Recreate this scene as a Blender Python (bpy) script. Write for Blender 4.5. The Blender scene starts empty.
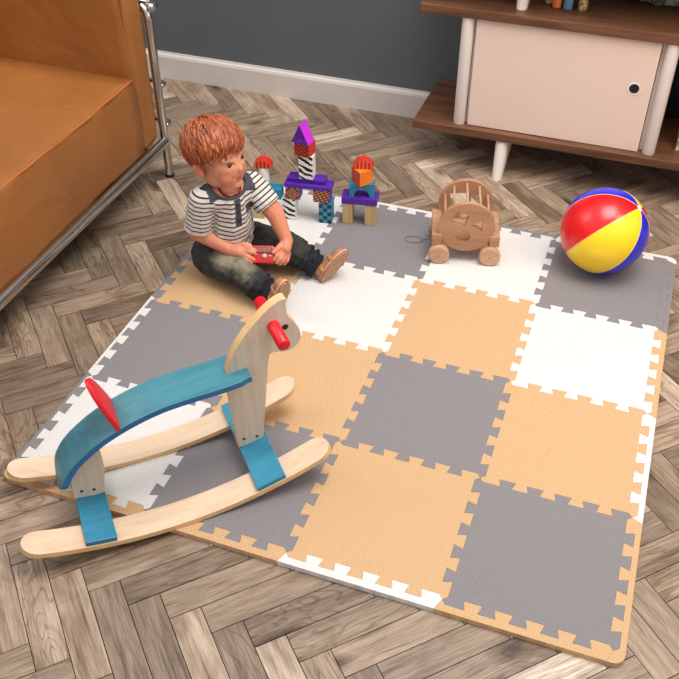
import bpy, bmesh, math, random
from mathutils import Vector, Matrix, noise
from mathutils.geometry import tessellate_polygon
random.seed(7)
S = bpy.context.scene
COL = S.collection
PI = math.pi
# ------------------------------------------------------------------ camera
cam = bpy.data.objects.new('camera', bpy.data.cameras.new('camera'))
COL.objects.link(cam)
MC = Matrix(((0.94145, -0.218828, 0.256489), (0.33715, 0.61387, -0.713788), (-0.001254, 0.758471, 0.651706)))
cam.matrix_world = Matrix.Translation((1.0410, -0.93189, 1.41793)) @ MC.to_4x4()
cam.data.sensor_width = 36
cam.data.lens = 906.435 / 679 * 36
cam.data.clip_start = 0.05
S.camera = cam
# ------------------------------------------------------------------ world and lights
S.view_settings.view_transform = 'Standard'
S.view_settings.look = 'None'
S.view_settings.gamma = 1
S.view_settings.use_curve_mapping = False
S.view_settings.exposure = 0.16
W = bpy.data.worlds.new('world'); S.world = W; W.use_nodes = True
wn = W.node_tree.nodes; wl = W.node_tree.links
bg = wn['Background']
tc = wn.new('ShaderNodeTexCoord'); sx = wn.new('ShaderNodeSeparateXYZ'); rp = wn.new('ShaderNodeValToRGB')
mr = wn.new('ShaderNodeMapRange'); mr.inputs['From Min'].default_value = -1
wl.new(tc.outputs['Generated'], sx.inputs[0]); wl.new(sx.outputs['Z'], mr.inputs['Value']); wl.new(mr.outputs[0], rp.inputs[0])
rp.color_ramp.elements[0].color = (0.30, 0.26, 0.23, 1); rp.color_ramp.elements[0].position = 0.42
rp.color_ramp.elements[1].color = (0.9, 0.92, 0.96, 1); rp.color_ramp.elements[1].position = 0.8
wl.new(rp.outputs[0], bg.inputs[0]); bg.inputs[1].default_value = 0.80

def area(name, loc, target, size, power, color, sy=None):
    L = bpy.data.lights.new(name, 'AREA'); L.size = size; L.energy = power; L.color = color
    if sy: L.shape = 'RECTANGLE'; L.size_y = sy
    o = bpy.data.objects.new(name, L); COL.objects.link(o); o.location = loc
    o.rotation_euler = (Vector(target) - Vector(loc)).to_track_quat('-Z', 'Y').to_euler()
    return o
area('window_light', (1.2, 0.6, 3.2), (0.65, 0.4, 0), 1.7, 84, (1, 0.98, 0.95))
area('side_window_light', (-2.0, 0.2, 2.6), (0.5, 0.6, 0), 1.2, 16, (0.97, 0.98, 1.0))
area('warm_lamp', (1.75, 0.75, 1.25), (0.5, 1.7, 0.1), 0.35, 6.0, (1, 0.72, 0.48))

# ------------------------------------------------------------------ helpers
def tag(o, label=None, cat=None, group=None, kind=None):
    if label: o['label'] = label
    if cat: o['category'] = cat
    if group: o['group'] = group
    if kind: o['kind'] = kind
    return o
def empty(name, loc=(0, 0, 0), rz=0.0, label=None, cat=None, group=None):
    o = bpy.data.objects.new(name, None); COL.objects.link(o); o.location = loc; o.rotation_euler = (0, 0, rz)
    o.empty_display_size = 0.02
    return tag(o, label, cat, group)
def link(name, bm, mat, parent=None, smooth=False, mtx=None, angle=None):
    """one mesh object; mtx is applied to the vertices (object keeps identity under its parent)"""
    if mtx is not None: bm.transform(mtx)
    bmesh.ops.recalc_face_normals(bm, faces=bm.faces)
    me = bpy.data.meshes.new(name); bm.to_mesh(me); bm.free()
    for m in (mat if isinstance(mat, (list, tuple)) else [mat]): me.materials.append(m)
    if smooth:
        for p in me.polygons: p.use_smooth = True
        if angle: me.set_sharp_from_angle(angle=angle)
    o = bpy.data.objects.new(name, me); COL.objects.link(o)
    if parent: o.parent = parent
    return o
def box(bm, c, s, rot=None, bevel=0.0, seg=2):
    r = bmesh.ops.create_cube(bm, size=1.0); vs = r['verts']
    m = Matrix.Translation(c) @ (rot.to_4x4() if rot is not None else Matrix()) @ Matrix.Diagonal((s[0], s[1], s[2], 1))
    bmesh.ops.transform(bm, matrix=m, verts=vs)
    if bevel:
        es = list({e for v in vs for e in v.link_edges})
        bmesh.ops.bevel(bm, geom=es, offset=bevel, segments=seg, affect='EDGES', profile=0.5)
def lathe(bm, prof, n=32, mtx=None):
    """prof: list of (r, z); closed at ends when r == 0"""
    rings = []
    for r, z in prof:
        if r < 1e-6: rings.append([bm.verts.new((0, 0, z))])
        else: rings.append([bm.verts.new((r * math.cos(2 * PI * k / n), r * math.sin(2 * PI * k / n), z)) for k in range(n)])
    for a, b in zip(rings, rings[1:]):
        for k in range(n):
            k2 = (k + 1) % n
            if len(a) == 1 and len(b) == 1: continue
            if len(a) == 1: bm.faces.new((a[0], b[k], b[k2]))
            elif len(b) == 1: bm.faces.new((a[k], a[k2], b[0]))
            else: bm.faces.new((a[k], a[k2], b[k2], b[k]))
    if mtx is not None:
        bmesh.ops.transform(bm, matrix=mtx, verts=[v for r in rings for v in r])
def tube(bm, pts, r, n=12, caps=True):
    pts = [Vector(p) for p in pts]; rs = r if isinstance(r, (list, tuple)) else [r] * len(pts)
    rings = []; up = None
    for i, p in enumerate(pts):
        t = (pts[min(i + 1, len(pts) - 1)] - pts[max(i - 1, 0)]).normalized()
        if up is None: up = t.orthogonal().normalized()
        up = (up - t * up.dot(t)).normalized(); w = t.cross(up)
        rings.append([bm.verts.new(p + rs[i] * (up * math.cos(2 * PI * k / n) + w * math.sin(2 * PI * k / n))) for k in range(n)])
    for a, b in zip(rings, rings[1:]):
        for k in range(n): bm.faces.new((a[k], a[(k + 1) % n], b[(k + 1) % n], b[k]))
    if caps:
        bm.faces.new(rings[0][::-1]); bm.faces.new(rings[-1])
def prism(bm, poly, z0, z1, mtx=None, bevel=0.0, holes=None):
    """extrude 2-D outline between z0 and z1, bevelling the rims"""
    vs = [bm.verts.new((x, y, z0)) for x, y in poly]
    f = bm.faces.new(vs)
    r = bmesh.ops.extrude_face_region(bm, geom=[f]); nv = [g for g in r['geom'] if isinstance(g, bmesh.types.BMVert)]
    for v in nv: v.co.z = z1
    if bevel:
        es = [e for e in bm.edges if (e.verts[0] in nv and e.verts[1] in nv) or (e.verts[0] in vs and e.verts[1] in vs)]
        bmesh.ops.bevel(bm, geom=es, offset=bevel, segments=2, affect='EDGES', profile=0.5)
    if mtx is not None: bmesh.ops.transform(bm, matrix=mtx, verts=list(bm.verts))
def rrect(w, h, r, n=5):
    o = []
    for cx, cy, a in ((w/2-r, h/2-r, 0), (-w/2+r, h/2-r, 90), (-w/2+r, -h/2+r, 180), (w/2-r, -h/2+r, 270)):
        for k in range(n + 1):
            t = math.radians(a + 90 * k / n); o.append((cx + r * math.cos(t), cy + r * math.sin(t)))
    return o
def frame(o, x, y, z=None):
    x = Vector(x).normalized(); y = Vector(y); y = (y - x * y.dot(x)).normalized(); z = x.cross(y)
    m = Matrix((x, y, z)).transposed().to_4x4(); m.translation = Vector(o); return m

# ------------------------------------------------------------------ materials
def srgb(r, g, b):
    f = lambda c: (c / 255 / 12.92) if c <= 10.31 else ((c / 255 + 0.055) / 1.055) ** 2.4
    return (f(r), f(g), f(b), 1)
class NT:
    def __init__(s, name, rough=0.5, metal=0.0, spec=0.5):
        s.m = bpy.data.materials.new(name); s.m.use_nodes = True; s.t = s.m.node_tree
        s.b = s.t.nodes['Principled BSDF']; s.b.inputs['Roughness'].default_value = rough
        s.b.inputs['Metallic'].default_value = metal; s.b.inputs['Specular IOR Level'].default_value = spec
    def n(s, typ, **kw):
        x = s.t.nodes.new('ShaderNode' + typ)
        for k, v in kw.items():
            if hasattr(x, k): setattr(x, k, v)
            else: x.inputs[k.replace('_', ' ')].default_value = v
        return x
    def l(s, a, b): s.t.links.new(a, b)
    def math(s, op, a, b=None, c=None):
        x = s.t.nodes.new('ShaderNodeMath'); x.operation = op
        for i, v in enumerate((a, b, c)):
            if v is None: continue
            if isinstance(v, (int, float)): x.inputs[i].default_value = v
            else: s.l(v, x.inputs[i])
        return x.outputs[0]
    def ramp(s, fac, stops, interp='LINEAR'):
        x = s.t.nodes.new('ShaderNodeValToRGB'); x.color_ramp.interpolation = interp
        e = x.color_ramp.elements
        while len(e) < len(stops): e.new(0.5)
        for i, (p, c) in enumerate(stops): e[i].position = p; e[i].color = c
        s.l(fac, x.inputs[0]); return x.outputs[0]
    def mix(s, fac, a, b, mode='MIX'):
        x = s.t.nodes.new('ShaderNodeMix'); x.data_type = 'RGBA'; x.blend_type = mode
        for k, v in ((0, fac), (6, a), (7, b)):
            if isinstance(v, (int, float, tuple)): x.inputs[k].default_value = v
            else: s.l(v, x.inputs[k])
        return x.outputs[2]
    def coord(s, scale=(1, 1, 1), rot=(0, 0, 0), src='Object'):
        t = s.n('TexCoord'); mp = s.n('Mapping'); mp.inputs['Scale'].default_value = scale; mp.inputs['Rotation'].default_value = rot
        s.l(t.outputs[src], mp.inputs[0]); return mp.outputs[0]
    def bump(s, h, strength=0.3, dist=0.001):
        x = s.n('Bump'); x.inputs['Strength'].default_value = strength; x.inputs['Distance'].default_value = dist
        s.l(h, x.inputs['Height']); s.l(x.outputs[0], s.b.inputs['Normal'])
    def base(s, c):
        if isinstance(c, tuple): s.b.inputs['Base Color'].default_value = c
        else: s.l(c, s.b.inputs['Base Color'])
    def noise(s, vec, scale=5, detail=3, rough=0.5, dist=0.0):
        x = s.n('TexNoise'); x.inputs['Scale'].default_value = scale; x.inputs['Detail'].default_value = detail
        x.inputs['Roughness'].default_value = rough; x.inputs['Distortion'].default_value = dist
        if vec is not None: s.l(vec, x.inputs['Vector'])
        return x.outputs['Fac']
def plain(name, col, rough=0.5, metal=0.0, var=0.06, bump=0.0, spec=0.5, scale=30):
    m = NT(name, rough, metal, spec); v = m.coord()
    f = m.noise(v, scale, 3)
    d = tuple(max(0, c * (1 - var)) for c in col[:3]) + (1,); e = tuple(min(1, c * (1 + var)) for c in col[:3]) + (1,)
    m.base(m.ramp(f, [(0.3, d), (0.7, e)]))
    if bump: m.bump(m.noise(v, scale * 8, 2), bump)
    return m.m
def wood(name, light, dark, scale=(1, 1, 1), rot=(0, 0, 0), rough=0.45, amount=1.0, fine=90, lines=14):
    """grain runs along local X before 'rot'"""
    m = NT(name, rough); v = m.coord((scale[0], scale[1], scale[2]), rot)
    st = m.n('Mapping'); st.inputs['Scale'].default_value = (1.2, lines, lines); m.l(v, st.inputs[0])
    f1 = m.noise(st.outputs[0], 1.6, 5, 0.6, 0.6)
    s2 = m.n('Mapping'); s2.inputs['Scale'].default_value = (3, fine, fine); m.l(v, s2.inputs[0])
    f2 = m.noise(s2.outputs[0], 2.0, 2)
    f = m.math('ADD', m.math('MULTIPLY', f1, 0.72), m.math('MULTIPLY', f2, 0.28))
    m.base(m.ramp(f, [(0.36, dark), (0.62, light)]))
    m.bump(f2, 0.08, 0.0006)
    return m.m

# wall paint
mw = NT('wall_paint', 0.7); v = mw.coord(); f = mw.noise(v, 3, 4)
mw.base(mw.ramp(f, [(0.3, srgb(88, 93, 97)), (0.7, srgb(94, 98, 101))])); mw.bump(mw.noise(v, 400, 2), 0.08, 0.0005)
M_WALL = mw.m
M_SKIRT = plain('skirting_paint', srgb(212, 203, 196), 0.45, var=0.02)
# floor planks: uses UV (metres along / across) and a per-plank tone
mf = NT('herringbone_planks', 0.42, spec=0.35)
uv = mf.n('UVMap'); uv.uv_map = 'grain'
at = mf.n('Attribute'); at.attribute_name = 'tone'
sp = mf.n('SeparateColor'); mf.l(at.outputs['Color'], sp.inputs[0])
cmb = mf.n('CombineXYZ'); su = mf.n('SeparateXYZ'); mf.l(uv.outputs[0], su.inputs[0])
mf.l(su.outputs[0], cmb.inputs[0]); mf.l(su.outputs[1], cmb.inputs[1]); mf.l(mf.math('MULTIPLY', sp.outputs[1], 37.0), cmb.inputs[2])
g1 = mf.n('Mapping'); g1.inputs['Scale'].default_value = (3.6, 44, 1); mf.l(cmb.outputs[0], g1.inputs[0])
n1 = mf.noise(g1.outputs[0], 1.0, 6, 0.66, 0.8)
g2 = mf.n('Mapping'); g2.inputs['Scale'].default_value = (22, 420, 1); mf.l(cmb.outputs[0], g2.inputs[0])
n2 = mf.noise(g2.outputs[0], 1.0, 3, 0.6, 0.2)
g3 = mf.n('Mapping'); g3.inputs['Scale'].default_value = (3.2, 17, 1); mf.l(cmb.outputs[0], g3.inputs[0])
n3 = mf.noise(g3.outputs[0], 1.0, 1.5, 0.5, 1.1)
rings = mf.math('FRACT', mf.math('MULTIPLY', n3, 11.0))
rings = mf.math('ABSOLUTE', mf.math('SUBTRACT', rings, 0.5))
tone = mf.ramp(sp.outputs[0], [(0.0, srgb(134, 117, 101)), (0.35, srgb(174, 153, 132)), (0.7, srgb(196, 176, 156)), (1.0, srgb(220, 204, 187))])
dk = mf.ramp(n1, [(0.3, (0.52, 0.47, 0.43, 1)), (0.5, (0.88, 0.86, 0.84, 1)), (0.72, (1.12, 1.11, 1.10, 1))])
c1 = mf.mix(1.0, tone, dk, 'MULTIPLY')
c2 = mf.mix(1.0, c1, mf.ramp(n2, [(0.28, (0.66, 0.64, 0.62, 1)), (0.62, (1.10, 1.10, 1.10, 1))]), 'MULTIPLY')
c3 = mf.mix(sp.outputs[2], c2, mf.mix(1.0, c2, mf.ramp(rings, [(0.02, (0.66, 0.61, 0.56, 1)), (0.16, (1.03, 1.03, 1.03, 1))]), 'MULTIPLY'))
vor = mf.n('TexVoronoi'); vor.inputs['Scale'].default_value = 1.0
g4 = mf.n('Mapping'); g4.inputs['Scale'].default_value = (4.2, 7.5, 1); mf.l(cmb.outputs[0], g4.inputs[0])
mf.l(g4.outputs[0], vor.inputs['Vector'])
kd = mf.math('ADD', vor.outputs['Distance'], mf.math('MULTIPLY', mf.math('SUBTRACT', n3, 0.5), 0.25))
c4 = mf.mix(1.0, c3, mf.ramp(kd, [(0.03, (0.26, 0.20, 0.17, 1)), (0.10, (0.60, 0.54, 0.48, 1)), (0.2, (1, 1, 1, 1))]), 'MULTIPLY')
g5 = mf.n('Mapping'); g5.inputs['Scale'].default_value = (7, 95, 1); mf.l(cmb.outputs[0], g5.inputs[0])
n5 = mf.noise(g5.outputs[0], 1.0, 4, 0.7, 0.5)
c5 = mf.mix(1.0, c4, mf.ramp(n5, [(0.32, (0.55, 0.49, 0.44, 1)), (0.44, (0.94, 0.93, 0.92, 1)), (0.7, (1.10, 1.10, 1.09, 1))]), 'MULTIPLY')
g6 = mf.n('Mapping'); g6.inputs['Scale'].default_value = (5, 9, 1); mf.l(cmb.outputs[0], g6.inputs[0])
n6 = mf.noise(g6.outputs[0], 1.0, 3, 0.6, 1.0)
c6 = mf.mix(1.0, c5, mf.ramp(n6, [(0.34, (0.72, 0.67, 0.62, 1)), (0.5, (1, 1, 1, 1)), (0.7, (1.08, 1.07, 1.06, 1))]), 'MULTIPLY')
mf.base(c6); mf.bump(mf.math('ADD', n2, n1), 0.25, 0.0012)
M_FLOOR = mf.m
M_GROUT = plain('plank_joint_dark', srgb(38, 31, 26), 0.9)

def foam(name, col):
    m = NT(name, 0.62, spec=0.3)
    v = m.coord((1, 1, 1), (0, 0, math.radians(32)))
    s = m.n('SeparateXYZ'); m.l(v, s.inputs[0])
    k = 2 * PI / 0.0062
    a = m.math('SINE', m.math('MULTIPLY', s.outputs[0], k)); b = m.math('SINE', m.math('MULTIPLY', s.outputs[1], k * 1.25))
    h = m.math('MULTIPLY', a, b)
    hi = tuple(min(1, c * 1.05) for c in col[:3]) + (1,); lo = tuple(c * 0.82 for c in col[:3]) + (1,)
    m.base(m.ramp(m.math('MULTIPLY_ADD', h, 0.5, 0.5), [(0.1, lo), (0.8, hi)]))
    m.bump(h, 0.75, 0.0010)
    return m.m
FOAM = {'tan': foam('tan_foam', srgb(216, 175, 130)), 'gray': foam('grey_foam', srgb(141, 135, 136)), 'white': foam('white_foam', srgb(234, 229, 224))}

# ------------------------------------------------------------------ floor
WP = 0.0582; A0 = 0.18 * WP; B0 = 0.12 * WP; R2 = math.sqrt(0.5)
bm = bmesh.new()
uvl = bm.loops.layers.uv.new('grain'); cl = bm.loops.layers.color.new('tone')
def plank(a0, b0, la, lb):
    g = 0.0008
    ca, cb = a0 + la / 2, b0 + lb / 2
    x, y = (ca - cb) * R2, (ca + cb) * R2
    if not (-1.75 < x < 2.45 and -1.55 < y < 1.80): return
    pa = [(a0 + g, b0 + g), (a0 + la - g, b0 + g), (a0 + la - g, b0 + lb - g), (a0 + g, b0 + lb - g)]
    top = [bm.verts.new(((a - b) * R2, (a + b) * R2, 0)) for a, b in pa]
    bot = [bm.verts.new(((a - b) * R2, (a + b) * R2, -0.004)) for a, b in pa]
    t = min(1, max(0, random.gauss(0.47, 0.23))); o = (random.uniform(0, 9), random.uniform(0, 9)); r = random.random(); q = 1.0 if random.random() < 0.45 else random.uniform(0, .35)
    L = la if la > lb else lb; longa = la > lb
    uvs = [(0, 0), (L, 0), (L, WP), (0, WP)] if longa else [(0, WP), (0, 0), (L, 0), (L, WP)]
    fs = [bm.faces.new(top)] + [bm.faces.new((top[k], bot[k], bot[(k + 1) % 4], top[(k + 1) % 4])) for k in range(4)]
    for f in fs:
        for lp in f.loops:
            k = (top.index(lp.vert) if lp.vert in top else bot.index(lp.vert))
            lp[uvl].uv = (uvs[k][0] + o[0], uvs[k][1] + o[1]); lp[cl] = (t, r, q, 1)
for i in range(-46, 60):
    for j in range(-60, 60):
        d = (i + j + 5) % 8
        if d == 0: plank(i * WP + A0, j * WP + B0, 4 * WP, WP)
        if d == 4: plank(i * WP + A0, j * WP + B0, WP, 4 * WP)
box(bm, (0.35, 0.1, -0.0165), (4.2, 3.4, 0.027))
for f in bm.faces: f.material_index = 0
bm.faces.ensure_lookup_table()
for f in bm.faces[-6:]: f.material_index = 1
tag(link('floor', bm, [M_FLOOR, M_GROUT]), kind='structure')
# wall and skirting
YW = 1.778
bm = bmesh.new(); box(bm, (0.35, YW + 0.012 + 0.06, 1.2), (4.2, 0.12, 2.46)); tag(link('wall_back', bm, M_WALL), kind='structure')
bm = bmesh.new()
prof = [(0, 0), (-0.014, 0), (-0.014, 0.078), (-0.011, 0.086), (-0.006, 0.090), (-0.005, 0.095), (0, 0.095)]
a = [bm.verts.new((-1.75, YW + 0.012 + y, z)) for y, z in prof]; b = [bm.verts.new((2.45, YW + 0.012 + y, z)) for y, z in prof]
for k in range(len(prof)): bm.faces.new((a[k], a[(k + 1) % len(prof)], b[(k + 1) % len(prof)], b[k]))
bm.faces.new(a); bm.faces.new(b[::-1])
tag(link('baseboard_back', bm, M_SKIRT), kind='structure')

# ------------------------------------------------------------------ foam mat
T = 0.3; HM = 0.012
def edge():
    p = [(0, 0), (0.025, -0.03), (0.142, -0.03)]
    for k in range(4):
        c = 0.181 + 0.1845 * k
        if k: p.append((c - 0.039, -0.03))
        p += [(c - 0.0555, 0.03), (c + 0.0555, 0.03), (c + 0.039, -0.03)]
    p += [(0.88, -0.03), (0.8635, 0.03), (0.975, 0.03), (1, 0)]
    return p
E = edge()
he = lambda i, j: [(i + s, j + h) for s, h in E]                # left to right along row line j
ve = lambda i, j: [(i + h, j + 1 - s) for s, h in E]            # top to bottom along column line i
def foam_piece(name, poly, color, label, cat, group):
    P = []
    for q in poly:
        if not P or (Vector(q) - Vector(P[-1])).length > 1e-5: P.append(q)
    if (Vector(P[0]) - Vector(P[-1])).length < 1e-5: P.pop()
    P = [Vector((x * T, y * T)) for x, y in P]; n = len(P)
    ar = sum(P[k].x * P[(k + 1) % n].y - P[(k + 1) % n].x * P[k].y for k in range(n))
    if ar < 0: P.reverse()
    def inset(d):
        out = []
        for k in range(n):
            a = (P[k] - P[k - 1]).normalized(); b = (P[(k + 1) % n] - P[k]).normalized()
            na = Vector((-a.y, a.x)); nb = Vector((-b.y, b.x)); m = na + nb
            m = m / max(0.35, m.length_squared) * 2 if m.length > 1e-6 else na
            out.append(P[k] + m * d)
        return out
    c = sum(P, Vector((0, 0))) / n
    bm = bmesh.new()
    lay = [(inset(0.0001), 0.0), (inset(0.0001), HM - 0.0004), (inset(0.0003), HM)]
    rings = [[bm.verts.new((q.x - c.x, q.y - c.y, z)) for q in Q] for Q, z in lay]
    for a, b in zip(rings, rings[1:]):
        for k in range(n): bm.faces.new((a[k], a[(k + 1) % n], b[(k + 1) % n], b[k]))
    for rg in (rings[0], rings[-1]):
        for a, b, d in tessellate_polygon([[v.co for v in rg]]): bm.faces.new((rg[a], rg[b], rg[d]))
    o = link(name, bm, FOAM[color]); o.location = (c.x, c.y, 0.0002)
    return tag(o, label, cat, group)
tiles = [['white', 'gray', 'tan', 'gray'], ['gray', 'tan', 'gray', 'tan'], ['tan', 'white', 'tan', 'white'], ['white', 'gray', 'white', 'gray']]
tl = {(0, 0): 'white foam floor tile at the near left corner, under the rocking horse tail end',
      (1, 0): 'grey foam floor tile directly beneath the front half of the rocking horse',
      (2, 0): 'tan foam floor tile with a white strip along its front edge',
      (3, 0): 'grey foam floor tile at the near right corner, bordered by tan strips',
      (0, 1): 'grey foam floor tile at the left edge with a white strip, above the horse seat',
      (1, 1): 'tan foam floor tile just right of the rocking horse head and post',
      (2, 1): 'grey foam floor tile in the middle of the mat, surrounded by four tan tiles',
      (3, 1): 'tan foam floor tile at the right edge with a white strip beside it',
      (0, 2): 'tan foam floor tile the child is sitting on',
      (1, 2): 'white foam floor tile under the raised far foot of the child',
      (2, 2): 'tan foam floor tile in front of the wooden wheeled toy',
      (3, 2): 'white foam floor tile at the right edge with a tan strip beside it',
      (0, 3): 'white foam floor tile under the purple block castle',
      (1, 3): 'grey foam floor tile with the thin cord loop, right of the castle',
      (2, 3): 'white foam floor tile under the front wheels of the wooden toy',
      (3, 3): 'grey foam floor tile at the far right corner, under the beach ball'}
for j in range(4):
    for i in range(4):
        poly = he(i, j)[:-1] + ve(i + 1, j)[::-1][:-1] + he(i, j + 1)[::-1][:-1] + ve(i, j)[:-1]
        foam_piece('foam_tile', poly, tiles[j][i], tl[(i, j)], 'floor tile', 'interlocking foam floor tiles')
def arc(cx, cy, r, a0, a1, n=7):
    return [(cx + r * math.cos(math.radians(a0 + (a1 - a0) * k / n)), cy + r * math.sin(math.radians(a0 + (a1 - a0) * k / n))) for k in range(n + 1)]
B_, Rr, Bk, Lf, s_, rc = -0.079, 4.0683, 4.068, -0.055, 0.032, 0.07
names = {'bottom': ['tan', 'tan', 'white', 'tan'], 'right': ['tan', 'white', 'tan', 'gray'], 'back': ['gray', 'white', 'gray', 'white'], 'left': ['gray', 'white', 'gray', 'gray']}
sl = {'bottom': ['tan foam border strip at the near left corner, half under the horse rockers', 'tan foam border strip in front of the grey tile under the horse rocker', 'white foam border strip along the front edge of the mat', 'tan foam border strip along the front edge, nearest the right corner'],
      'right': ['tan foam border strip on the right edge, with the rounded near corner', 'white foam border strip on the right edge beside a tan tile', 'tan foam border strip on the right edge beside a white tile', 'grey foam border strip on the right edge beside the beach ball tile'],
      'back': ['grey foam border strip at the back edge, behind the block castle', 'white foam border strip at the back edge between blocks and wooden toy', 'grey foam border strip at the back edge behind the wooden wheeled toy', 'white foam border strip at the back edge behind the beach ball'],
      'left': ['grey foam border strip on the left edge behind the red horse backrest', 'white foam border strip on the left edge of the mat', 'grey foam border strip on the left edge beside the sitting child', 'grey foam border strip on the left edge behind the child']}
for i in range(4):
    left = [(i - s_, B_)] if i else arc(Lf + rc, B_ + rc, rc, 180, 270); l0 = [] if i else [(Lf, s_)]
    foam_piece('foam_border_strip', l0 + left + [(i + 1 - s_, B_)] + he(i, 0)[::-1], names['bottom'][i], sl['bottom'][i], 'floor tile edge', 'foam mat border strips')
    low = [(Rr, i - s_)] if i else [(4 - s_, B_)] + arc(Rr - rc, B_ + rc, rc, 270, 360)
    foam_piece('foam_border_strip', low + [(Rr, i + 1 - s_)] + ve(4, i), names['right'][i], sl['right'][i], 'floor tile edge', 'foam mat border strips')
    rt = [(i + 1 + s_, Bk)] if i < 3 else [(Rr, 4 - s_)] + arc(Rr - rc, Bk - rc, rc, 0, 90)
    foam_piece('foam_border_strip', rt + [(i + s_, Bk)] + he(i, 4), names['back'][i], sl['back'][i], 'floor tile edge', 'foam mat border strips')
    tp = [(Lf, i + 1 + s_)] if i < 3 else [(s_, Bk)] + arc(Lf + rc, Bk - rc, rc, 90, 180)
    foam_piece('foam_border_strip', tp + [(Lf, i + s_)] + ve(0, i)[::-1], names['left'][i], sl['left'][i], 'floor tile edge', 'foam mat border strips')

# ------------------------------------------------------------------ sideboard
M_WAL = wood('walnut', srgb(126, 84, 58), srgb(74, 46, 32), rough=0.4, lines=9, fine=70)
M_WHT = plain('white_lacquer', srgb(236, 226, 218), 0.4, var=0.015)
M_DOOR = plain('door_lacquer', srgb(232, 208, 194), 0.42, var=0.012, scale=4)
M_BLACK = plain('black_recess', srgb(20, 17, 16), 0.6)
M_DARK = plain('dark_back_panel', srgb(30, 30, 32), 0.7)
sb = empty('sideboard', (0.406, 1.488, 0), 0, 'low walnut sideboard with a blush white sliding door and round black finger hole', 'sideboard')
def P(x, y, z): return (x - 0.406, y - 1.488, z)
XR = 2.2; LX = XR - 0.406
bm = bmesh.new(); box(bm, P(0.406 + LX / 2, 1.638, 0.1325), (LX, 0.30, 0.025), bevel=0.002); link('lower_shelf', bm, M_WAL, sb)
bm = bmesh.new(); box(bm, P(0.406 + LX / 2, 1.633, 0.4795), (LX, 0.27, 0.025), bevel=0.002); link('upper_shelf', bm, M_WAL, sb)
for x in (0.541, 1.089):
    for y in (1.520, 1.745):
        bm = bmesh.new(); lathe(bm, [(0, 0.145), (0.0165, 0.145), (0.0175, 0.147), (0.0175, 0.467), (0, 0.467)], 24, Matrix.Translation(P(x, y, 0)))
        link('post', bm, M_WHT, sb, smooth=True, angle=0.6)
d = None
bm = bmesh.new(); box(bm, P(0.8135, 1.517, 0.306), (0.493, 0.014, 0.318), bevel=0.0015)
d = link('door', bm, M_DOOR, sb)
bm = bmesh.new(); lathe(bm, [(0.0135, 0.0), (0.0175, 0.0), (0.0175, 0.0012), (0.0135, 0.0012)], 32, Matrix.Translation(P(1.014, 1.5098, 0.331)) @ Matrix.Rotation(PI / 2, 4, 'X'))
link('hole_rim', bm, M_WHT, d, smooth=True, angle=0.5)
bm = bmesh.new(); lathe(bm, [(0, 0.0), (0.0142, 0.0), (0.0142, 0.0008), (0, 0.0008)], 32, Matrix.Translation(P(1.014, 1.5099, 0.331)) @ Matrix.Rotation(PI / 2, 4, 'X'))
link('finger_hole', bm, M_BLACK, d)
for x in (0.564, 1.068):
    bm = bmesh.new(); box(bm, P(x, 1.64, 0.306), (0.012, 0.22, 0.32)); link('side_panel', bm, M_WHT, sb)
bm = bmesh.new(); box(bm, P(1.38, 1.762, 0.306), (1.64, 0.008, 0.322)); link('back_panel', bm, M_DARK, sb)
def taper_leg(x, zt, zb, name, yt, yb, mirror=1):
    """white fin shaped leg, narrow at the foot, running back under the shelf"""
    bm = bmesh.new()
    pr = [(0.016, zb), (0.017, zt)]
    sec = []
    for (z, hw, y0, y1) in ((zb, 0.0145, yb, yb + 0.028), (zt, 0.020, yt, yt + 0.17)):
        pl = []
        for k in range(9):
            t = PI + PI * k / 8; pl.append((x + hw * math.cos(t), y0 + hw + hw * math.sin(t), z))
        pl += [(x + hw, y1, z), (x - hw, y1, z)]
        sec.append([bm.verts.new(P(*q)) for q in pl])
    a, b = sec; n = len(a)
    for k in range(n): bm.faces.new((a[k], a[(k + 1) % n], b[(k + 1) % n], b[k]))
    bm.faces.new(a[::-1]); bm.faces.new(b)
    link(name, bm, M_WHT, sb, smooth=True, angle=0.5)
taper_leg(0.678, 0.121, 0.0, 'leg', 1.493, 1.470)
taper_leg(1.90, 0.121, 0.0, 'leg', 1.495, 1.470)
taper_leg(0.677, 0.62, 0.4918, 'upper_support', 1.55, 1.538)
bm = bmesh.new(); box(bm, P(0.406 + LX / 2, 1.633, 0.632), (LX, 0.27, 0.025), bevel=0.002); link('top_board', bm, M_WAL, sb)

# things on the shelves
def peg(x, y, col, label, h=0.075, r=0.0125):
    t = empty('peg_doll', (x, y, 0.4922), 0, label, 'wooden figure', 'small wooden peg figures on the sideboard')
    bm = bmesh.new(); lathe(bm, [(0, 0), (r * .86, 0), (r, 0.004), (r * 1.02, h * .3), (r * .8, h * .6), (r * .5, h * .68), (0, h * .69)], 20); link('figure_body', bm, col, t, smooth=True)
    bm = bmesh.new(); lathe(bm, [(0, h * .64), (r * .5, h * .66), (r * .8, h * .82), (r * .5, h * .97), (0, h)], 18); link('figure_head', bm, plain('peg_face', srgb(220, 180, 140)), t, smooth=True)
peg(0.742, 1.618, plain('peg_beige', srgb(205, 170, 130)), 'beige wooden peg figure behind the orange one on the upper shelf')
peg(0.765, 1.592, plain('peg_orange', srgb(224, 122, 76)), 'orange wooden peg figure standing on the upper shelf')
peg(0.796, 1.588, plain('peg_blue', srgb(92, 140, 172)), 'blue wooden peg figure beside the orange one on the upper shelf')
mm = NT('peg_patterned', 0.5); vv = mm.coord((160, 160, 160)); mm.base(mm.ramp(mm.noise(vv, 1.2, 1, 0.5, 1.5), [(0.48, srgb(220, 190, 140)), (0.53, srgb(92, 66, 38))])); 
peg(0.835, 1.592, mm.m, 'cream peg figure with dark brown pattern, rightmost of the peg figures')
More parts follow.
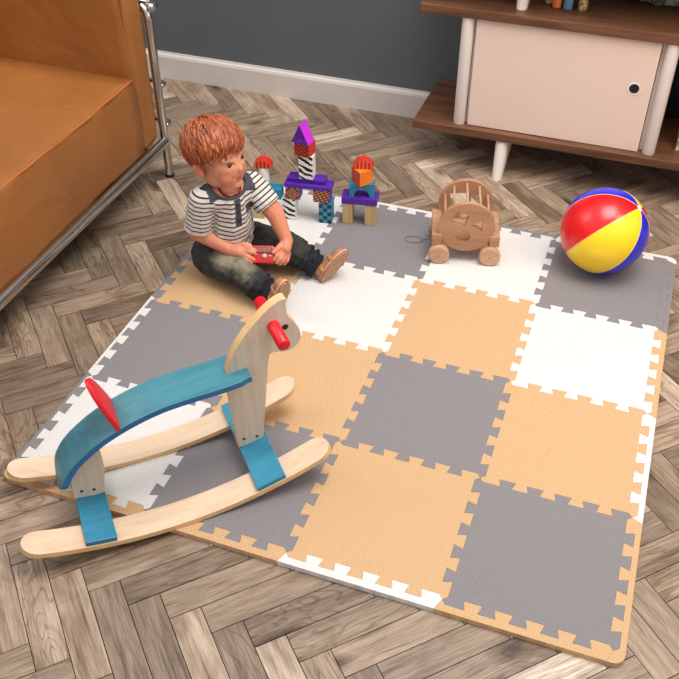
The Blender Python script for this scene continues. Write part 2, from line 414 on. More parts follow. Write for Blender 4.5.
mm = NT('mottled_clay', 0.6); vv = mm.coord(); mm.base(mm.ramp(mm.noise(vv, 45, 3, 0.6, 1.0), [(0.35, srgb(62, 66, 58)), (0.5, srgb(128, 138, 122)), (0.58, srgb(190, 178, 150)), (0.66, srgb(70, 104, 112))])); 
bm = bmesh.new(); bmesh.ops.create_icosphere(bm, subdivisions=5, radius=1)
for q in bm.verts:
    k = 1 + 0.22 * noise.noise(q.co * 2.3) + 0.1 * noise.noise(q.co * 7)
    q.co = Vector((q.co.x * 0.10 * k, q.co.y * 0.036 * k, max(q.co.z, -0.62) * 0.05 * k))
zmin = min(q.co.z for q in bm.verts)
for q in bm.verts: q.co.z -= zmin
o = link('toy_rock', bm, mm.m, smooth=True); o.location = (1.045, 1.722, 0.4923)
tag(o, 'mottled green and grey lumpy object lying on the upper shelf', 'ornament')
bk = empty('picture_book', (1.172, 1.562, 0.1452), math.radians(0), 'thin picture book with green patterned cover standing on the lower shelf', 'book')
mm = NT('book_cover', 0.5); vv = mm.coord(); mm.base(mm.ramp(mm.noise(vv, 38, 2), [(0.46, srgb(214, 204, 176)), (0.52, srgb(110, 130, 92)), (0.62, srgb(196, 170, 120))]))
bm = bmesh.new(); box(bm, (0.001, 0.085, 0.115), (0.018, 0.165, 0.222)); link('pages', bm, plain('paper', srgb(232, 222, 200)), bk)
bm = bmesh.new(); box(bm, (-0.0095, 0.085, 0.115), (0.003, 0.17, 0.23)); box(bm, (0.0115, 0.085, 0.115), (0.003, 0.17, 0.23)); box(bm, (0.001, -0.001, 0.115), (0.024, 0.003, 0.23)); link('cover', bm, mm.m, bk)

# ------------------------------------------------------------------ sofa
ml = NT('tan_leather', 0.42, spec=0.4); v = ml.coord()
f = ml.noise(v, 2.6, 5, 0.6)
ml.base(ml.ramp(f, [(0.3, srgb(142, 88, 42)), (0.55, srgb(160, 101, 50)), (0.75, srgb(175, 117, 64))]))
hh = ml.math('ADD', ml.math('MULTIPLY', ml.noise(v, 6, 3, 0.5, 1.0), 1.0), ml.math('MULTIPLY', ml.noise(v, 260, 2), 0.04))
ml.bump(hh, 0.5, 0.014)
M_LEATH = ml.m
M_PIPE = plain('leather_piping', srgb(170, 98, 44), 0.5)
M_CHR = plain('chrome', (0.66, 0.63, 0.60, 1), 0.17, 1.0, var=0.02)
M_UND = plain('sofa_underside', srgb(24, 18, 14), 0.9)
M_RUB = plain('black_rubber', srgb(18, 18, 18), 0.6)
sf = empty('leather_sofa', (-0.9, 0.1, 0), 0, 'tan leather sofa with a chrome tube frame, at the left', 'sofa')
SO = Vector((-0.9, 0.1, 0))
def cushion(name, lo, hi, r, puff, axis_bias=(1, 1, 1), seed=0, wr=0.0):
    lo = Vector(lo); hi = Vector(hi); c = (lo + hi) / 2; h = (hi - lo) / 2
    bm = bmesh.new(); bmesh.ops.create_cube(bm, size=2)
    bmesh.ops.subdivide_edges(bm, edges=bm.edges[:], cuts=26, use_grid_fill=True)
    for q in bm.verts:
        u = q.co.copy()
        # rounded box
        inner = Vector((max(0.0, h.x - r), max(0.0, h.y - r), max(0.0, h.z - r)))
        pnt = Vector((u.x * h.x, u.y * h.y, u.z * h.z))
        cl = Vector((max(-inner.x, min(inner.x, pnt.x)), max(-inner.y, min(inner.y, pnt.y)), max(-inner.z, min(inner.z, pnt.z))))
        dlt = pnt - cl
        if dlt.length > 1e-9: pnt = cl + dlt.normalized() * r
        # crown the faces
        k = (1 - u.x ** 2 if abs(u.x) < .999 else 1) * (1 - u.y ** 2 if abs(u.y) < .999 else 1) * (1 - u.z ** 2 if abs(u.z) < .999 else 1)
        n = Vector((u.x if abs(u.x) > .999 else 0, u.y if abs(u.y) > .999 else 0, u.z if abs(u.z) > .999 else 0))
        if n.length > 0: pnt += n.normalized() * puff * (k ** 0.5)
        pw = c + pnt
        if wr: pnt += (n.normalized() if n.length else dlt) * wr * noise.noise(Vector((pw.x * 6 + pw.y * 3, pw.y * 15, pw.z * 4)) + Vector((seed, 0, 0)))
        q.co = c + pnt - SO
    return link(name, bm, M_LEATH, sf, smooth=True)
XF = -0.262
cushion('seat_cushion', (-1.05, -0.62, 0.135), (XF - 0.004, 1.062, 0.352), 0.012, 0.010, seed=1, wr=0.0055)
cushion('arm_cushion', (-1.12, 1.066, 0.135), (XF - 0.006, 1.148, 0.60), 0.016, 0.006, seed=4, wr=0.003)
cushion('arm_cushion', (-1.12, -0.80, 0.135), (XF - 0.006, -0.63, 0.60), 0.02, 0.012, seed=6, wr=0.004)
cushion('back_cushion', (-1.22, -0.62, 0.352), (-0.92, 1.062, 0.78), 0.03, 0.03, seed=8, wr=0.004)
def pipe_loop(pts, name='piping', r=0.0028):
    bm = bmesh.new(); tube(bm, [Vector(p) - SO for p in pts], r, 8); link(name, bm, M_PIPE, sf, smooth=True)
pipe_loop([(XF - 0.0045, -0.6 + 1.655 * k / 60, 0.3515 + 0.0012 * math.sin(k * 1.3) + 0.002 * math.sin(k * .35)) for k in range(61)], 'piping', 0.0042)
pipe_loop([(XF - 0.010, 1.068, 0.352 + 0.235 * k / 12) for k in range(13)])
pipe_loop([(XF - 0.008, 1.058, 0.15), (XF - 0.006, 1.062, 0.25), (XF - 0.006, 1.062, 0.345)], 'seat_side_piping', 0.002)
bm = bmesh.new(); box(bm, Vector((-0.68, 0.17, 0.128)) - SO, (0.80, 1.86, 0.012)); link('underside_panel', bm, M_UND, sf)
# chrome frame
bm = bmesh.new(); tube(bm, [Vector((XF + 0.004, -0.80, 0.118)) - SO, Vector((XF + 0.004, 1.16, 0.118)) - SO], 0.0165, 24); link('front_rail', bm, M_CHR, sf, smooth=True, angle=0.9)
def leg(x, y, top=0.5):
    bm = bmesh.new(); tube(bm, [Vector((x, y, z)) - SO for z in (0.006, 0.2, 0.35, top - 0.02)] + [Vector((x - 0.004, y + 0.002, top)) - SO, Vector((x - 0.02, y + 0.006, top + 0.012)) - SO], 0.0125, 20)
    l = link('leg', bm, M_CHR, sf, smooth=True, angle=0.9)
    bm = bmesh.new(); lathe(bm, [(0, 0), (0.013, 0), (0.014, 0.003), (0.014, 0.008), (0.0125, 0.01), (0, 0.01)], 20, Matrix.Translation(Vector((x, y, 0.0003)) - SO)); link('foot_pad', bm, M_RUB, l, smooth=True)
leg(-0.26, 1.168); leg(-1.12, 1.168); leg(-0.26, -0.82); leg(-1.12, -0.82)
for z, r in ((0.512, 0.0125), (0.287, 0.0075), (0.166, 0.0075)):
    bm = bmesh.new()
    tube(bm, [Vector(q) - SO for q in ((-0.262, 1.168, z), (-0.252, 1.18, z), (-0.252, 1.192, z), (-0.262, 1.2, z), (-0.30, 1.204, z), (-1.12, 1.204, z))], r, 14); link('side_bar', bm, M_CHR, sf, smooth=True)

# ------------------------------------------------------------------ beach ball
def beach_ball():
    R = 0.1095; c = Vector((1.0230, 1.1130, HM + R + 0.001))
    # pole direction seen at the upper right of the ball; seams measured round it
    cols = [srgb(250, 214, 28), srgb(226, 26, 30), srgb(40, 44, 196), srgb(250, 214, 28), srgb(226, 26, 30), srgb(40, 44, 196)]
    t = empty('beach_ball', (c.x, c.y, HM), 0, 'glossy beach ball with red, yellow and blue panels', 'ball')
    # pole seen at the upper right from the camera side
    zc = (Vector(cam.matrix_world.translation) - c).normalized(); xr = MC.col[0]; xr = (xr - zc * xr.dot(zc)).normalized(); yu = zc.cross(xr)
    w3 = lambda a, b, d: xr * a + yu * b + zc * d
    pole = w3(0.75, 0.51, 0.42).normalized(); e1 = w3(-0.39, -0.17, 0.90); e1 = (e1 - pole * e1.dot(pole)).normalized()
    m = Matrix((e1, pole.cross(e1), pole)).transposed().to_4x4()
    mats = {}
    for k in range(6):
        nm = ('yellow', 'blue', 'red')[k % 3]
        if nm not in mats:
            b = NT('ball_' + nm, 0.30, spec=0.5); b.base({'yellow': srgb(252, 212, 30), 'blue': srgb(42, 40, 205), 'red': srgb(222, 20, 26)}[nm]); b.b.inputs['Coat Weight'].default_value = 0.2; b.b.inputs['Coat Roughness'].default_value = 0.2
            mats[nm] = b.m
        bm = bmesh.new(); na, nb = 14, 30; g = []
        for a in range(na + 1):
            row = []
            for q in range(nb + 1):
                th = 0.075 + (PI - 0.15) * q / nb; ph = (k + a / na) * PI / 3
                seam = 1 - 0.006 * math.exp(-((min(a, na - a)) / 0.8) ** 2)
                row.append(bm.verts.new((R * seam * math.sin(th) * math.cos(ph), R * seam * math.sin(th) * math.sin(ph), R * seam * math.cos(th))))
            g.append(row)
        for a in range(na):
            for q in range(nb): bm.faces.new((g[a][q], g[a + 1][q], g[a + 1][q + 1], g[a][q + 1]))
        bm.transform(Matrix.Translation((0, 0, R + 0.001)) @ m)
        link('ball_panel', bm, mats[nm], t, smooth=True)
    mcap = plain('ball_white', srgb(240, 238, 230), 0.3)
    for s in (1, -1):
        bm = bmesh.new(); lathe(bm, [(0, s * R * 1.001), (R * 0.045, s * R * 0.9995), (R * 0.078, s * R * 0.9965)], 24)
        bm.transform(Matrix.Translation((0, 0, R + 0.001)) @ m); link('end_cap', bm, mcap, t, smooth=True)
    bm = bmesh.new()
    for k in range(6):
        ph = k * PI / 3
        tube(bm, [(R * .9985 * math.sin(th) * math.cos(ph), R * .9985 * math.sin(th) * math.sin(ph), R * .9985 * math.cos(th)) for th in [0.08 + (PI - .16) * q / 30 for q in range(31)]], 0.0008, 6)
    bm.transform(Matrix.Translation((0, 0, R + 0.001)) @ m); link('panel_seam', bm, plain('seam_pale', srgb(235, 210, 150), 0.35), t, smooth=True)
beach_ball()

# ------------------------------------------------------------------ rocking horse
M_PLY = wood('birch_plywood', srgb(230, 202, 172), srgb(208, 176, 144), rough=0.5, lines=10, fine=60)
M_PLYV = wood('pale_plywood_face', srgb(222, 208, 190), srgb(198, 180, 158), rot=(0, PI / 2, 0), rough=0.5, lines=12, fine=60)
M_PLYE = plain('plywood_edge', srgb(226, 184, 128), 0.55, var=0.1)
M_BLUE = wood('blue_stain', srgb(58, 142, 170), srgb(38, 112, 142), rough=0.42, lines=9, fine=50)
M_SEAT = wood('teal_seat_stain', srgb(72, 136, 146), srgb(50, 108, 124), rough=0.42, lines=9, fine=50)
M_BLUED = plain('blue_edge', srgb(30, 106, 158), 0.42, var=0.05)
M_RED = plain('red_paint', srgb(222, 24, 34), 0.35, var=0.03)
M_SCR = plain('screw_steel', srgb(90, 84, 78), 0.35, 0.8)
rh = empty('rocking_horse', (0.3161, 0.0872, 0), math.atan2(0.671, 0.741), 'wooden rocking horse with blue curved seat, red handle and red backrest', 'rocking horse')
def skiz(u): return HM + 0.0004 + 0.66 * (u + 0.03) ** 2
def ski(v0):
    bm = bmesh.new(); n = 48; th = 0.011; rows = []
    for k in range(n + 1):
        u = 0.001 - 0.303 * math.cos(PI * k / n)
        e = 1.0
        du = min(u + 0.302, 0.304 - u)
        hw = 0.028 * math.sqrt(max(0.004, 1 - ((0.03 - du) / 0.03) ** 2)) if du < 0.03 else 0.028
        sl = 1.32 * (u + 0.03); L = math.hypot(1, sl); nx, nz = -sl / L, 1 / L
        z = skiz(u)
        rows.append([bm.verts.new((u, v0 - hw, z)), bm.verts.new((u, v0 + hw, z)), bm.verts.new((u + nx * th, v0 + hw, z + nz * th)), bm.verts.new((u + nx * th, v0 - hw, z + nz * th))])
    for a, b in zip(rows, rows[1:]):
        for k in range(4):
            f = bm.faces.new((a[k], a[(k + 1) % 4], b[(k + 1) % 4], b[k])); f.material_index = 1 if k in (1, 3) else 0
    bm.faces.new(rows[0]); bm.faces.new(rows[-1][::-1])
    link('rocker', bm, [M_PLY, M_PLYE], rh)
ski(-0.097); ski(0.097)
def crossboard(u0, u1):
    um = (u0 + u1) / 2; bm = bmesh.new(); z = skiz(um) + 0.011; sl = 1.32 * (um + 0.03)
    box(bm, (um, 0, z + 0.0062), (u1 - u0, 0.246, 0.011), Matrix.Rotation(-math.atan(sl), 3, 'Y'), bevel=0.0015)
    link('cross_board', bm, M_BLUE, rh); return z + 0.011
zf = crossboard(0.142, 0.202); zr = crossboard(-0.190, -0.133)
# profile plates stand in the middle plane (u, z) -> extrude over v
UV = Matrix(((1, 0, 0, 0), (0, 0, -1, 0), (0, 1, 0, 0), (0, 0, 0, 1)))
def smooth_poly(p, it=2):
    for _ in range(it):
        q = []
        for k in range(len(p)):
            a, b = p[k], p[(k + 1) % len(p)]
            if a[2] if len(a) > 2 else 0: q.append(a)
            else: q.append((a[0] * .75 + p[k - 1][0] * .25 * 0 + b[0] * .25, a[1] * .75 + b[1] * .25))
            if not (len(b) > 2 and b[2]): q.append((a[0] * .25 + b[0] * .75, a[1] * .25 + b[1] * .75))
        p = q
    return [(a[0], a[1]) for a in p]
hd = [(0.193, 0.060, 1), (0.215, 0.264, 1), (0.219, 0.287), (0.239, 0.283), (0.257, 0.279), (0.274, 0.287), (0.283, 0.303), (0.281, 0.326), (0.270, 0.345), (0.257, 0.366), (0.255, 0.388), (0.259, 0.404), (0.247, 0.407), (0.223, 0.394), (0.201, 0.373), (0.176, 0.347), (0.155, 0.320), (0.140, 0.290), (0.133, 0.262), (0.130, 0.240, 1), (0.141, 0.057, 1)]
def plate(name, poly, th, mat):
    bm = bmesh.new(); prism(bm, poly, -th / 2, th / 2, UV, bevel=0.0012)
    for f in bm.faces:
        f.normal_update()
        f.material_index = 0 if abs(f.normal.y) > 0.7 else 1
    return link(name, bm, mat, rh)
hp = plate('head_post', smooth_poly(hd), 0.020, [M_PLYV, M_PLYE])
bm = bmesh.new()
for s in (-1, 1): lathe(bm, [(0, 0), (0.0062, 0), (0.0056, 0.0012), (0.003, 0.0022), (0, 0.0025)], 20, Matrix.Translation((0.252, s * 0.0102, 0.340)) @ Matrix.Rotation(-s * PI / 2, 4, 'X'))
link('eye', bm, M_BLACK, hp, smooth=True)
rpst = plate('rear_post', smooth_poly([(-0.134, zr - 0.002, 1), (-0.124, 0.10), (-0.121, 0.135), (-0.128, 0.188, 1), (-0.186, 0.140, 1), (-0.191, zr - 0.002, 1)]), 0.020, [M_PLYV, M_PLYE])
for nm, ps, pr_ in (('f', ((0.153, 0.078), (0.180, 0.075)), hp), ('r', ((-0.174, 0.066), (-0.151, 0.061)), rpst)):
    for (a, b) in ps:
        bm = bmesh.new(); lathe(bm, [(0, 0.0008), (0.0030, 0.0008), (0.0034, 0)], 14, Matrix.Translation((a, -0.0100, b)) @ Matrix.Rotation(PI / 2, 4, 'X')); link('screw', bm, M_SCR, pr_)
bm = bmesh.new(); tube(bm, [(0.229, 0.070, 0.350), (0.229, 0.068, 0.350), (0.229, 0, 0.350), (0.229, -0.070, 0.350), (0.229, -0.072, 0.350)], [0.0100, 0.0122, 0.0122, 0.0122, 0.0100], 24); link('handle', bm, M_RED, rh, smooth=True, angle=0.9)
# seat: bent board
prof_s = [(-0.212, 0.098), (-0.206, 0.122), (-0.196, 0.143), (-0.178, 0.167), (-0.154, 0.188), (-0.120, 0.211), (-0.081, 0.2295), (-0.04, 0.2435), (0.0, 0.2525), (0.04, 0.2565), (0.075, 0.258), (0.11, 0.2595), (0.135, 0.2615), (0.172, 0.266)]
bm = bmesh.new(); rows = []; n = 44; th = 0.012
def pc(t):
    x = t * (len(prof_s) - 1); i = min(int(x), len(prof_s) - 2); f = x - i
    p = [Vector(prof_s[max(0, min(len(prof_s) - 1, i + d))]) for d in (-1, 0, 1, 2)]
    return 0.5 * ((2 * p[1]) + (p[2] - p[0]) * f + (2 * p[0] - 5 * p[1] + 4 * p[2] - p[3]) * f * f + (3 * p[1] - p[0] - 3 * p[2] + p[3]) * f ** 3)
for k in range(n + 1):
    t = k / n; p = pc(t); tg = (pc(min(1, t + .01)) - pc(max(0, t - .01))).normalized(); nn = Vector((-tg.y, tg.x))
    L = (p - Vector(prof_s[0])).length
    hw = 0.042 * (math.sqrt(max(0.12, 1 - ((0.035 - L) / 0.035) ** 2)) if L < 0.035 else 1)
    if t > 0.97: hw = 0.038
    q = p - nn * th
    rows.append([bm.verts.new((p.x, -hw, p.y)), bm.verts.new((p.x, hw, p.y)), bm.verts.new((q.x, hw, q.y)), bm.verts.new((q.x, -hw, q.y))])
for a, b in zip(rows, rows[1:]):
    for k in range(4):
        f = bm.faces.new((a[k], a[(k + 1) % 4], b[(k + 1) % 4], b[k])); f.material_index = 1 if k in (1, 3) else 0
bm.faces.new(rows[0]); bm.faces.new(rows[-1][::-1])
link('seat', bm, [M_SEAT, M_BLUED], rh, smooth=False)
# backrest: upright D shaped board across the seat, leaning back
bp = []
for k in range(25):
    t = PI * k / 24; bp.append((0.042 * math.cos(t), -0.004 + 0.104 * math.sin(t) ** 0.85))
lean = math.radians(19)
m = Matrix.Translation((-0.083, 0, 0.229)) @ frame((0, 0, 0), (0, 1, 0), (-math.sin(lean), 0, math.cos(lean)))
bm = bmesh.new(); prism(bm, bp, -0.0045, 0.0045, m, bevel=0.002); link('backrest', bm, M_RED, rh, smooth=True, angle=0.7)

# ------------------------------------------------------------------ toy blocks
def face_mat(name, kind):
    m = NT(name, 0.5); v = m.coord(); s = m.n('SeparateXYZ'); m.l(v, s.inputs[0]); X, Y, Z = s.outputs
    if kind == 'zebra':
        w = m.n('TexWave'); w.inputs['Scale'].default_value = 19; w.inputs['Distortion'].default_value = 3.2; w.inputs['Detail'].default_value = 1.5; w.inputs['Detail Scale'].default_value = 2.6
        mp = m.n('Mapping'); mp.inputs['Rotation'].default_value = (0, math.radians(65), 0); m.l(v, mp.inputs[0]); m.l(mp.outputs[0], w.inputs['Vector'])
        m.base(m.ramp(w.outputs['Fac'], [(0.46, srgb(20, 18, 20)), (0.5, srgb(240, 238, 232))]))
    if kind == 'check':
        a = m.math('FLOOR', m.math('MULTIPLY', m.math('ADD', X, 0.018), 1 / 0.0122)); b = m.math('FLOOR', m.math('MULTIPLY', Z, 1 / 0.0122))
        f = m.math('MODULO', m.math('ADD', m.math('ADD', a, b), 100), 2)
        m.base(m.mix(f, srgb(24, 40, 60), srgb(40, 138, 170)))
    if kind == 'diamond':
        d = m.math('ADD', m.math('ABSOLUTE', X), m.math('ABSOLUTE', m.math('SUBTRACT', Z, 0.019)))
        m.base(m.ramp(m.math('MULTIPLY', d, 28), [(0.0, srgb(190, 120, 60)), (0.1, srgb(60, 28, 30)), (0.2, srgb(204, 132, 72)), (0.32, srgb(60, 28, 30)), (0.44, srgb(210, 140, 80)), (0.54, srgb(80, 30, 60)), (0.8, srgb(190, 120, 90))], 'CONSTANT'))
    if kind == 'weave':
        a = m.math('FRACT', m.math('MULTIPLY', m.math('ADD', X, m.math('MULTIPLY', Z, 0.6)), 1 / 0.0125)); b = m.math('FRACT', m.math('MULTIPLY', m.math('SUBTRACT', Z, m.math('MULTIPLY', X, 0.5)), 1 / 0.0085))
        f = m.math('MULTIPLY', m.math('GREATER_THAN', a, 0.3), m.math('GREATER_THAN', b, 0.4))
        m.base(m.mix(f, srgb(66, 26, 34), srgb(205, 134, 80)))
    if kind == 'zigzag':
        a = m.math('ABSOLUTE', m.math('SUBTRACT', m.math('FRACT', m.math('MULTIPLY', m.math('ADD', X, 0.019), 1 / 0.0195)), 0.5))
        f = m.math('FRACT', m.math('MULTIPLY', m.math('SUBTRACT', Z, m.math('MULTIPLY', a, 0.022)), 1 / 0.0115))
        m.base(m.mix(m.math('GREATER_THAN', f, 0.45), srgb(92, 30, 22), srgb(182, 52, 34)))
    if kind == 'scales':
        w = m.n('TexVoronoi'); w.inputs['Scale'].default_value = 150; m.l(v, w.inputs['Vector'])
        m.base(m.ramp(w.outputs['Distance'], [(0.35, srgb(110, 60, 190)), (0.5, srgb(86, 24, 140))]))
    if kind == 'stripes':
        f = m.math('FRACT', m.math('MULTIPLY', m.math('ADD', X, 0.0275), 1 / 0.0105))
        m.base(m.mix(m.math('GREATER_THAN', f, 0.42), srgb(150, 32, 20), srgb(232, 92, 44)))
    return m.m
M_PUR = plain('purple_block', srgb(84, 34, 158), 0.45, var=0.03)
M_TAN = wood('raw_block_wood', srgb(206, 178, 128), srgb(176, 144, 96), rot=(0, PI / 2, 0), lines=30)
M_BLK_W = plain('white_block', srgb(236, 234, 226), 0.45); M_TEAL = plain('teal_block', srgb(36, 128, 160), 0.45)
M_REDB = plain('red_block', srgb(200, 44, 32), 0.45); M_MAG = plain('magenta_block', srgb(196, 40, 214), 0.42); M_ORG = plain('orange_block', srgb(240, 126, 30), 0.45); M_DRED = plain('dark_red_block', srgb(190, 66, 34), 0.45)
FM = {k: face_mat(k + '_print', k) for k in ('zebra', 'check', 'diamond', 'weave', 'zigzag', 'scales', 'stripes')}
GB = 'toy building blocks'
AR = math.radians(8); e1 = Vector((math.cos(AR), math.sin(AR), 0)); e2 = Vector((-math.sin(AR), math.cos(AR), 0))
def block(name, org, s, dpt, z, size, mat, label, printed=None, rz=None):
    """org: front-left reference, s along the row, dpt back from its front; front face (-y) may be printed"""
    w, dd, h = size
    c = Vector(org) + e1 * (s + w / 2) + e2 * (dpt + dd / 2); c.z = z + 0.0003
    bm = bmesh.new(); box(bm, (0, 0, h / 2), (w, dd, h - 0.0004), bevel=0.0012)
    for f in bm.faces:
        f.normal_update()
        if printed and f.normal.y < -0.9: f.material_index = 1
    o = link(name, bm, [mat, printed] if printed else [mat]); o.location = c; o.rotation_euler = (0, 0, AR if rz is None else rz)
    return tag(o, label, 'toy block', GB)
def half_dome(c, r, d, label, rz):
    pl = [(r * math.cos(PI * k / 20), r * 0.92 * math.sin(PI * k / 20)) for k in range(21)]
    bm = bmesh.new(); prism(bm, pl, -d / 2, d / 2, UV, bevel=0.001)
    for f in bm.faces:
        f.normal_update(); f.material_index = 1 if f.normal.y < -0.9 else 0
    o = link('half_round_block', bm, [M_REDB, FM['stripes']]); o.location = c; o.rotation_euler = (0, 0, rz); return tag(o, label, 'toy block', GB)
O1 = Vector((0.264, 1.061, 0)); zt = HM; Hc = 0.066
block('column_block', O1, 0.000, 0.0, zt, (0.036, 0.036, Hc), M_TEAL, 'teal and navy checkered block at the right foot of the castle', FM['check'])
block('column_block', O1, -0.103, 0.0, zt, (0.036, 0.036, Hc), M_BLK_W, 'zebra striped block at the left foot of the castle', FM['zebra'])
z1 = zt + Hc
block('cube_block', O1, -0.093, -0.001, z1, (0.040, 0.038, 0.038), M_PUR, 'purple cube with an orange diamond print', FM['diamond'])
block('cube_block', O1, -0.015, -0.001, z1, (0.046, 0.038, 0.038), M_PUR, 'purple cube with an orange woven print', FM['weave'])
z2 = z1 + 0.038
block('plank_block', O1, -0.096, -0.001, z2, (0.132, 0.042, 0.012), M_PUR, 'long purple plank lying across the two printed cubes')
z3 = z2 + 0.012
block('plank_block', O1, -0.088, 0.010, z3, (0.105, 0.034, 0.013), M_PUR, 'shorter purple plank on top, under the zebra tower')
z4 = z3 + 0.013
block('column_block', O1, -0.055, 0.008, z4, (0.039, 0.036, 0.070), M_BLK_W, 'zebra striped tower block standing on the top purple plank', FM['zebra'])
z5 = z4 + 0.070
c = Vector(O1) + e1 * (-0.040) + e2 * 0.024; c.z = z5
bm = bmesh.new(); box(bm, (0, 0, 0.019), (0.044, 0.040, 0.0376), bevel=0.0012)
for f in bm.faces:
    f.normal_update(); f.material_index = 1 if f.normal.y < -0.9 else 0
o = link('cube_block', bm, [M_REDB, FM['zigzag']]); o.location = c + Vector((0, 0, .0003)); o.rotation_euler = (0, 0, math.radians(-6)); tag(o, 'red cube with dark zigzag print under the magenta roof', 'toy block', GB)
bm = bmesh.new(); prism(bm, [(-0.026, 0), (0.026, 0), (0, 0.056)], -0.018, 0.018, UV, bevel=0.001)
for f in bm.faces:
    f.normal_update(); f.material_index = 1 if f.normal.y < -0.9 else 0
o = link('roof_block', bm, [M_MAG, FM['scales']]); o.location = c + Vector((-0.004, -0.003, 0.0385)); o.rotation_euler = (0, 0, math.radians(-6)); tag(o, 'magenta triangular roof block with purple print at the castle top', 'toy block', GB)
# left tower
OL = Vector((0.082, 1.022, 0))
block('column_block', OL, 0.000, 0, zt, (0.030, 0.032, Hc), M_TAN, 'natural wood block behind the child, foot of the left tower')
block('plank_block', OL, 0.010, 0.004, z1, (0.072, 0.032, 0.032), M_TEAL, 'teal block bridging the left tower and the castle')
t0 = OL + e1 * 0.032 + e2 * 0.020
bm = bmesh.new(); lathe(bm, [(0, 0), (0.0145, 0), (0.015, 0.001), (0.015, 0.059), (0.0145, 0.06), (0, 0.06)], 28); o = link('cylinder_block', bm, M_BLK_W, smooth=True, angle=0.6); o.location = (t0.x, t0.y, z1 + 0.0325); tag(o, 'white cylinder block carrying the left red dome', 'toy block', GB)
half_dome(Vector((t0.x, t0.y, z1 + 0.0930)), 0.0250, 0.030, 'red half round block with orange stripes on the white cylinder', math.radians(14))
# right gate
O2_ = Vector((0.327, 1.079, 0)); 
AR = math.radians(10); e1 = Vector((math.cos(AR), math.sin(AR), 0)); e2 = Vector((-math.sin(AR), math.cos(AR), 0))
block('column_block', O2_, 0, 0, zt, (0.028, 0.040, Hc), M_TAN, 'left natural wood post under the small purple plank')
block('column_block', O2_, 0.063, 0, zt, (0.028, 0.040, Hc), M_TAN, 'right natural wood post under the small purple plank')
block('plank_block', O2_, -0.002, -0.002, z1, (0.098, 0.046, 0.021), M_PUR, 'purple plank on the two natural wood posts')
z6 = z1 + 0.021
ap = [(-0.034, 0), (-0.021, 0)] + [(-0.021 * math.cos(PI * k / 12), 0.026 * math.sin(PI * k / 12)) for k in range(1, 12)] + [(0.021, 0), (0.034, 0), (0.034, 0.042), (-0.034, 0.042)]
bm = bmesh.new(); prism(bm, ap, -0.014, 0.014, UV, bevel=0.0008); o = link('arch_block', bm, M_TEAL); cc = O2_ + e1 * 0.052 + e2 * 0.018; o.location = (cc.x, cc.y, z6 + .0003); o.rotation_euler = (0, 0, math.radians(14)); tag(o, 'teal arch block standing on the purple plank', 'toy block', GB)
z7 = z6 + 0.0423
bm = bmesh.new(); box(bm, (0, 0, 0.0215), (0.042, 0.042, 0.0426), bevel=0.001)
for f in bm.faces:
    f.normal_update(); f.material_index = 1 if f.normal.x < -0.9 else 0
o = link('cube_block', bm, [M_ORG, M_DRED]); o.location = (cc.x, cc.y - 0.002, z7 + .0003); o.rotation_euler = (0, 0, math.radians(52)); tag(o, 'orange cube turned cornerwise on the teal arch', 'toy block', GB)
half_dome(Vector((cc.x + 0.001, cc.y + 0.004, z7 + 0.0435)), 0.0275, 0.028, 'red half round block with orange stripes on the orange cube', math.radians(14))

# ------------------------------------------------------------------ wooden wheeled toy
M_BEECH = wood('beech', srgb(192, 146, 112), srgb(164, 118, 86), lines=12, fine=60)
M_BEECHV = wood('beech_light', srgb(204, 162, 128), srgb(178, 136, 104), lines=20, fine=60)
wt = empty('wooden_toy_cart', (0.685, 1.03, HM), math.radians(15), 'natural wood shape sorter cart with two round plates and small wheels', 'wooden toy')
def disc_with_holes(R, th, holes):
    """round plate in the local XZ plane, made as 2-D outline with cut shapes by boolean-free bridging"""
    bm = bmesh.new(); ed = []
    def ring(pts):
        vs = [bm.verts.new((x, 0, z)) for x, z in pts]
        for k in range(len(vs)): ed.append(bm.edges.new((vs[k], vs[(k + 1) % len(vs)])))
    ring([(R * math.cos(2 * PI * k / 48), R * math.sin(2 * PI * k / 48)) for k in range(48)])
    for h in holes: ring(h)
    bmesh.ops.triangle_fill(bm, use_beauty=True, use_dissolve=False, edges=ed, normal=(0, -1, 0))
    r = bmesh.ops.extrude_face_region(bm, geom=bm.faces[:])
    for q in [g for g in r['geom'] if isinstance(g, bmesh.types.BMVert)]: q.co.y += th
    return bm
sq = lambda cx, cz, a, s, t=0: [(cx + s * math.cos(t + PI / 4 + PI / 2 * k), cz + s * math.sin(t + PI / 4 + PI / 2 * k)) for k in range(4)]
tri = lambda cx, cz, s, t: [(cx + s * math.cos(t + 2 * PI / 3 * k), cz + s * math.sin(t + 2 * PI / 3 * k)) for k in range(3)]
circ = lambda cx, cz, s: [(cx + s * math.cos(2 * PI * k / 24), cz + s * math.sin(2 * PI * k / 24)) for k in range(24)]
RD = 0.072; ZD = 0.108
bm = disc_with_holes(RD, 0.012, [sq(-0.018, 0.026, 0, 0.025, -0.30), tri(0.030, 0.008, 0.019, PI), circ(-0.008, -0.026, 0.019)])
link('front_plate', bm, M_BEECH, wt, mtx=Matrix.Translation((0, -0.018, ZD)))
bm = disc_with_holes(RD, 0.012, [sq(-0.020, 0.012, 0, 0.030, 0.1), sq(0.028, 0.012, 0, 0.022, 0.0), circ(0, -0.036, 0.015)])
link('rear_plate', bm, M_BEECH, wt, mtx=Matrix.Translation((0, 0.095, ZD)))
for a in (28, 60, 92, 124, 155):
    t = math.radians(a); bm = bmesh.new(); x, z = (RD - 0.010) * math.cos(t), (RD - 0.010) * math.sin(t)
    tube(bm, [(x, -0.008, ZD + z), (x, 0.10, ZD + z)], 0.0032, 10); link('dowel', bm, M_BEECHV, wt, smooth=True, angle=0.8)
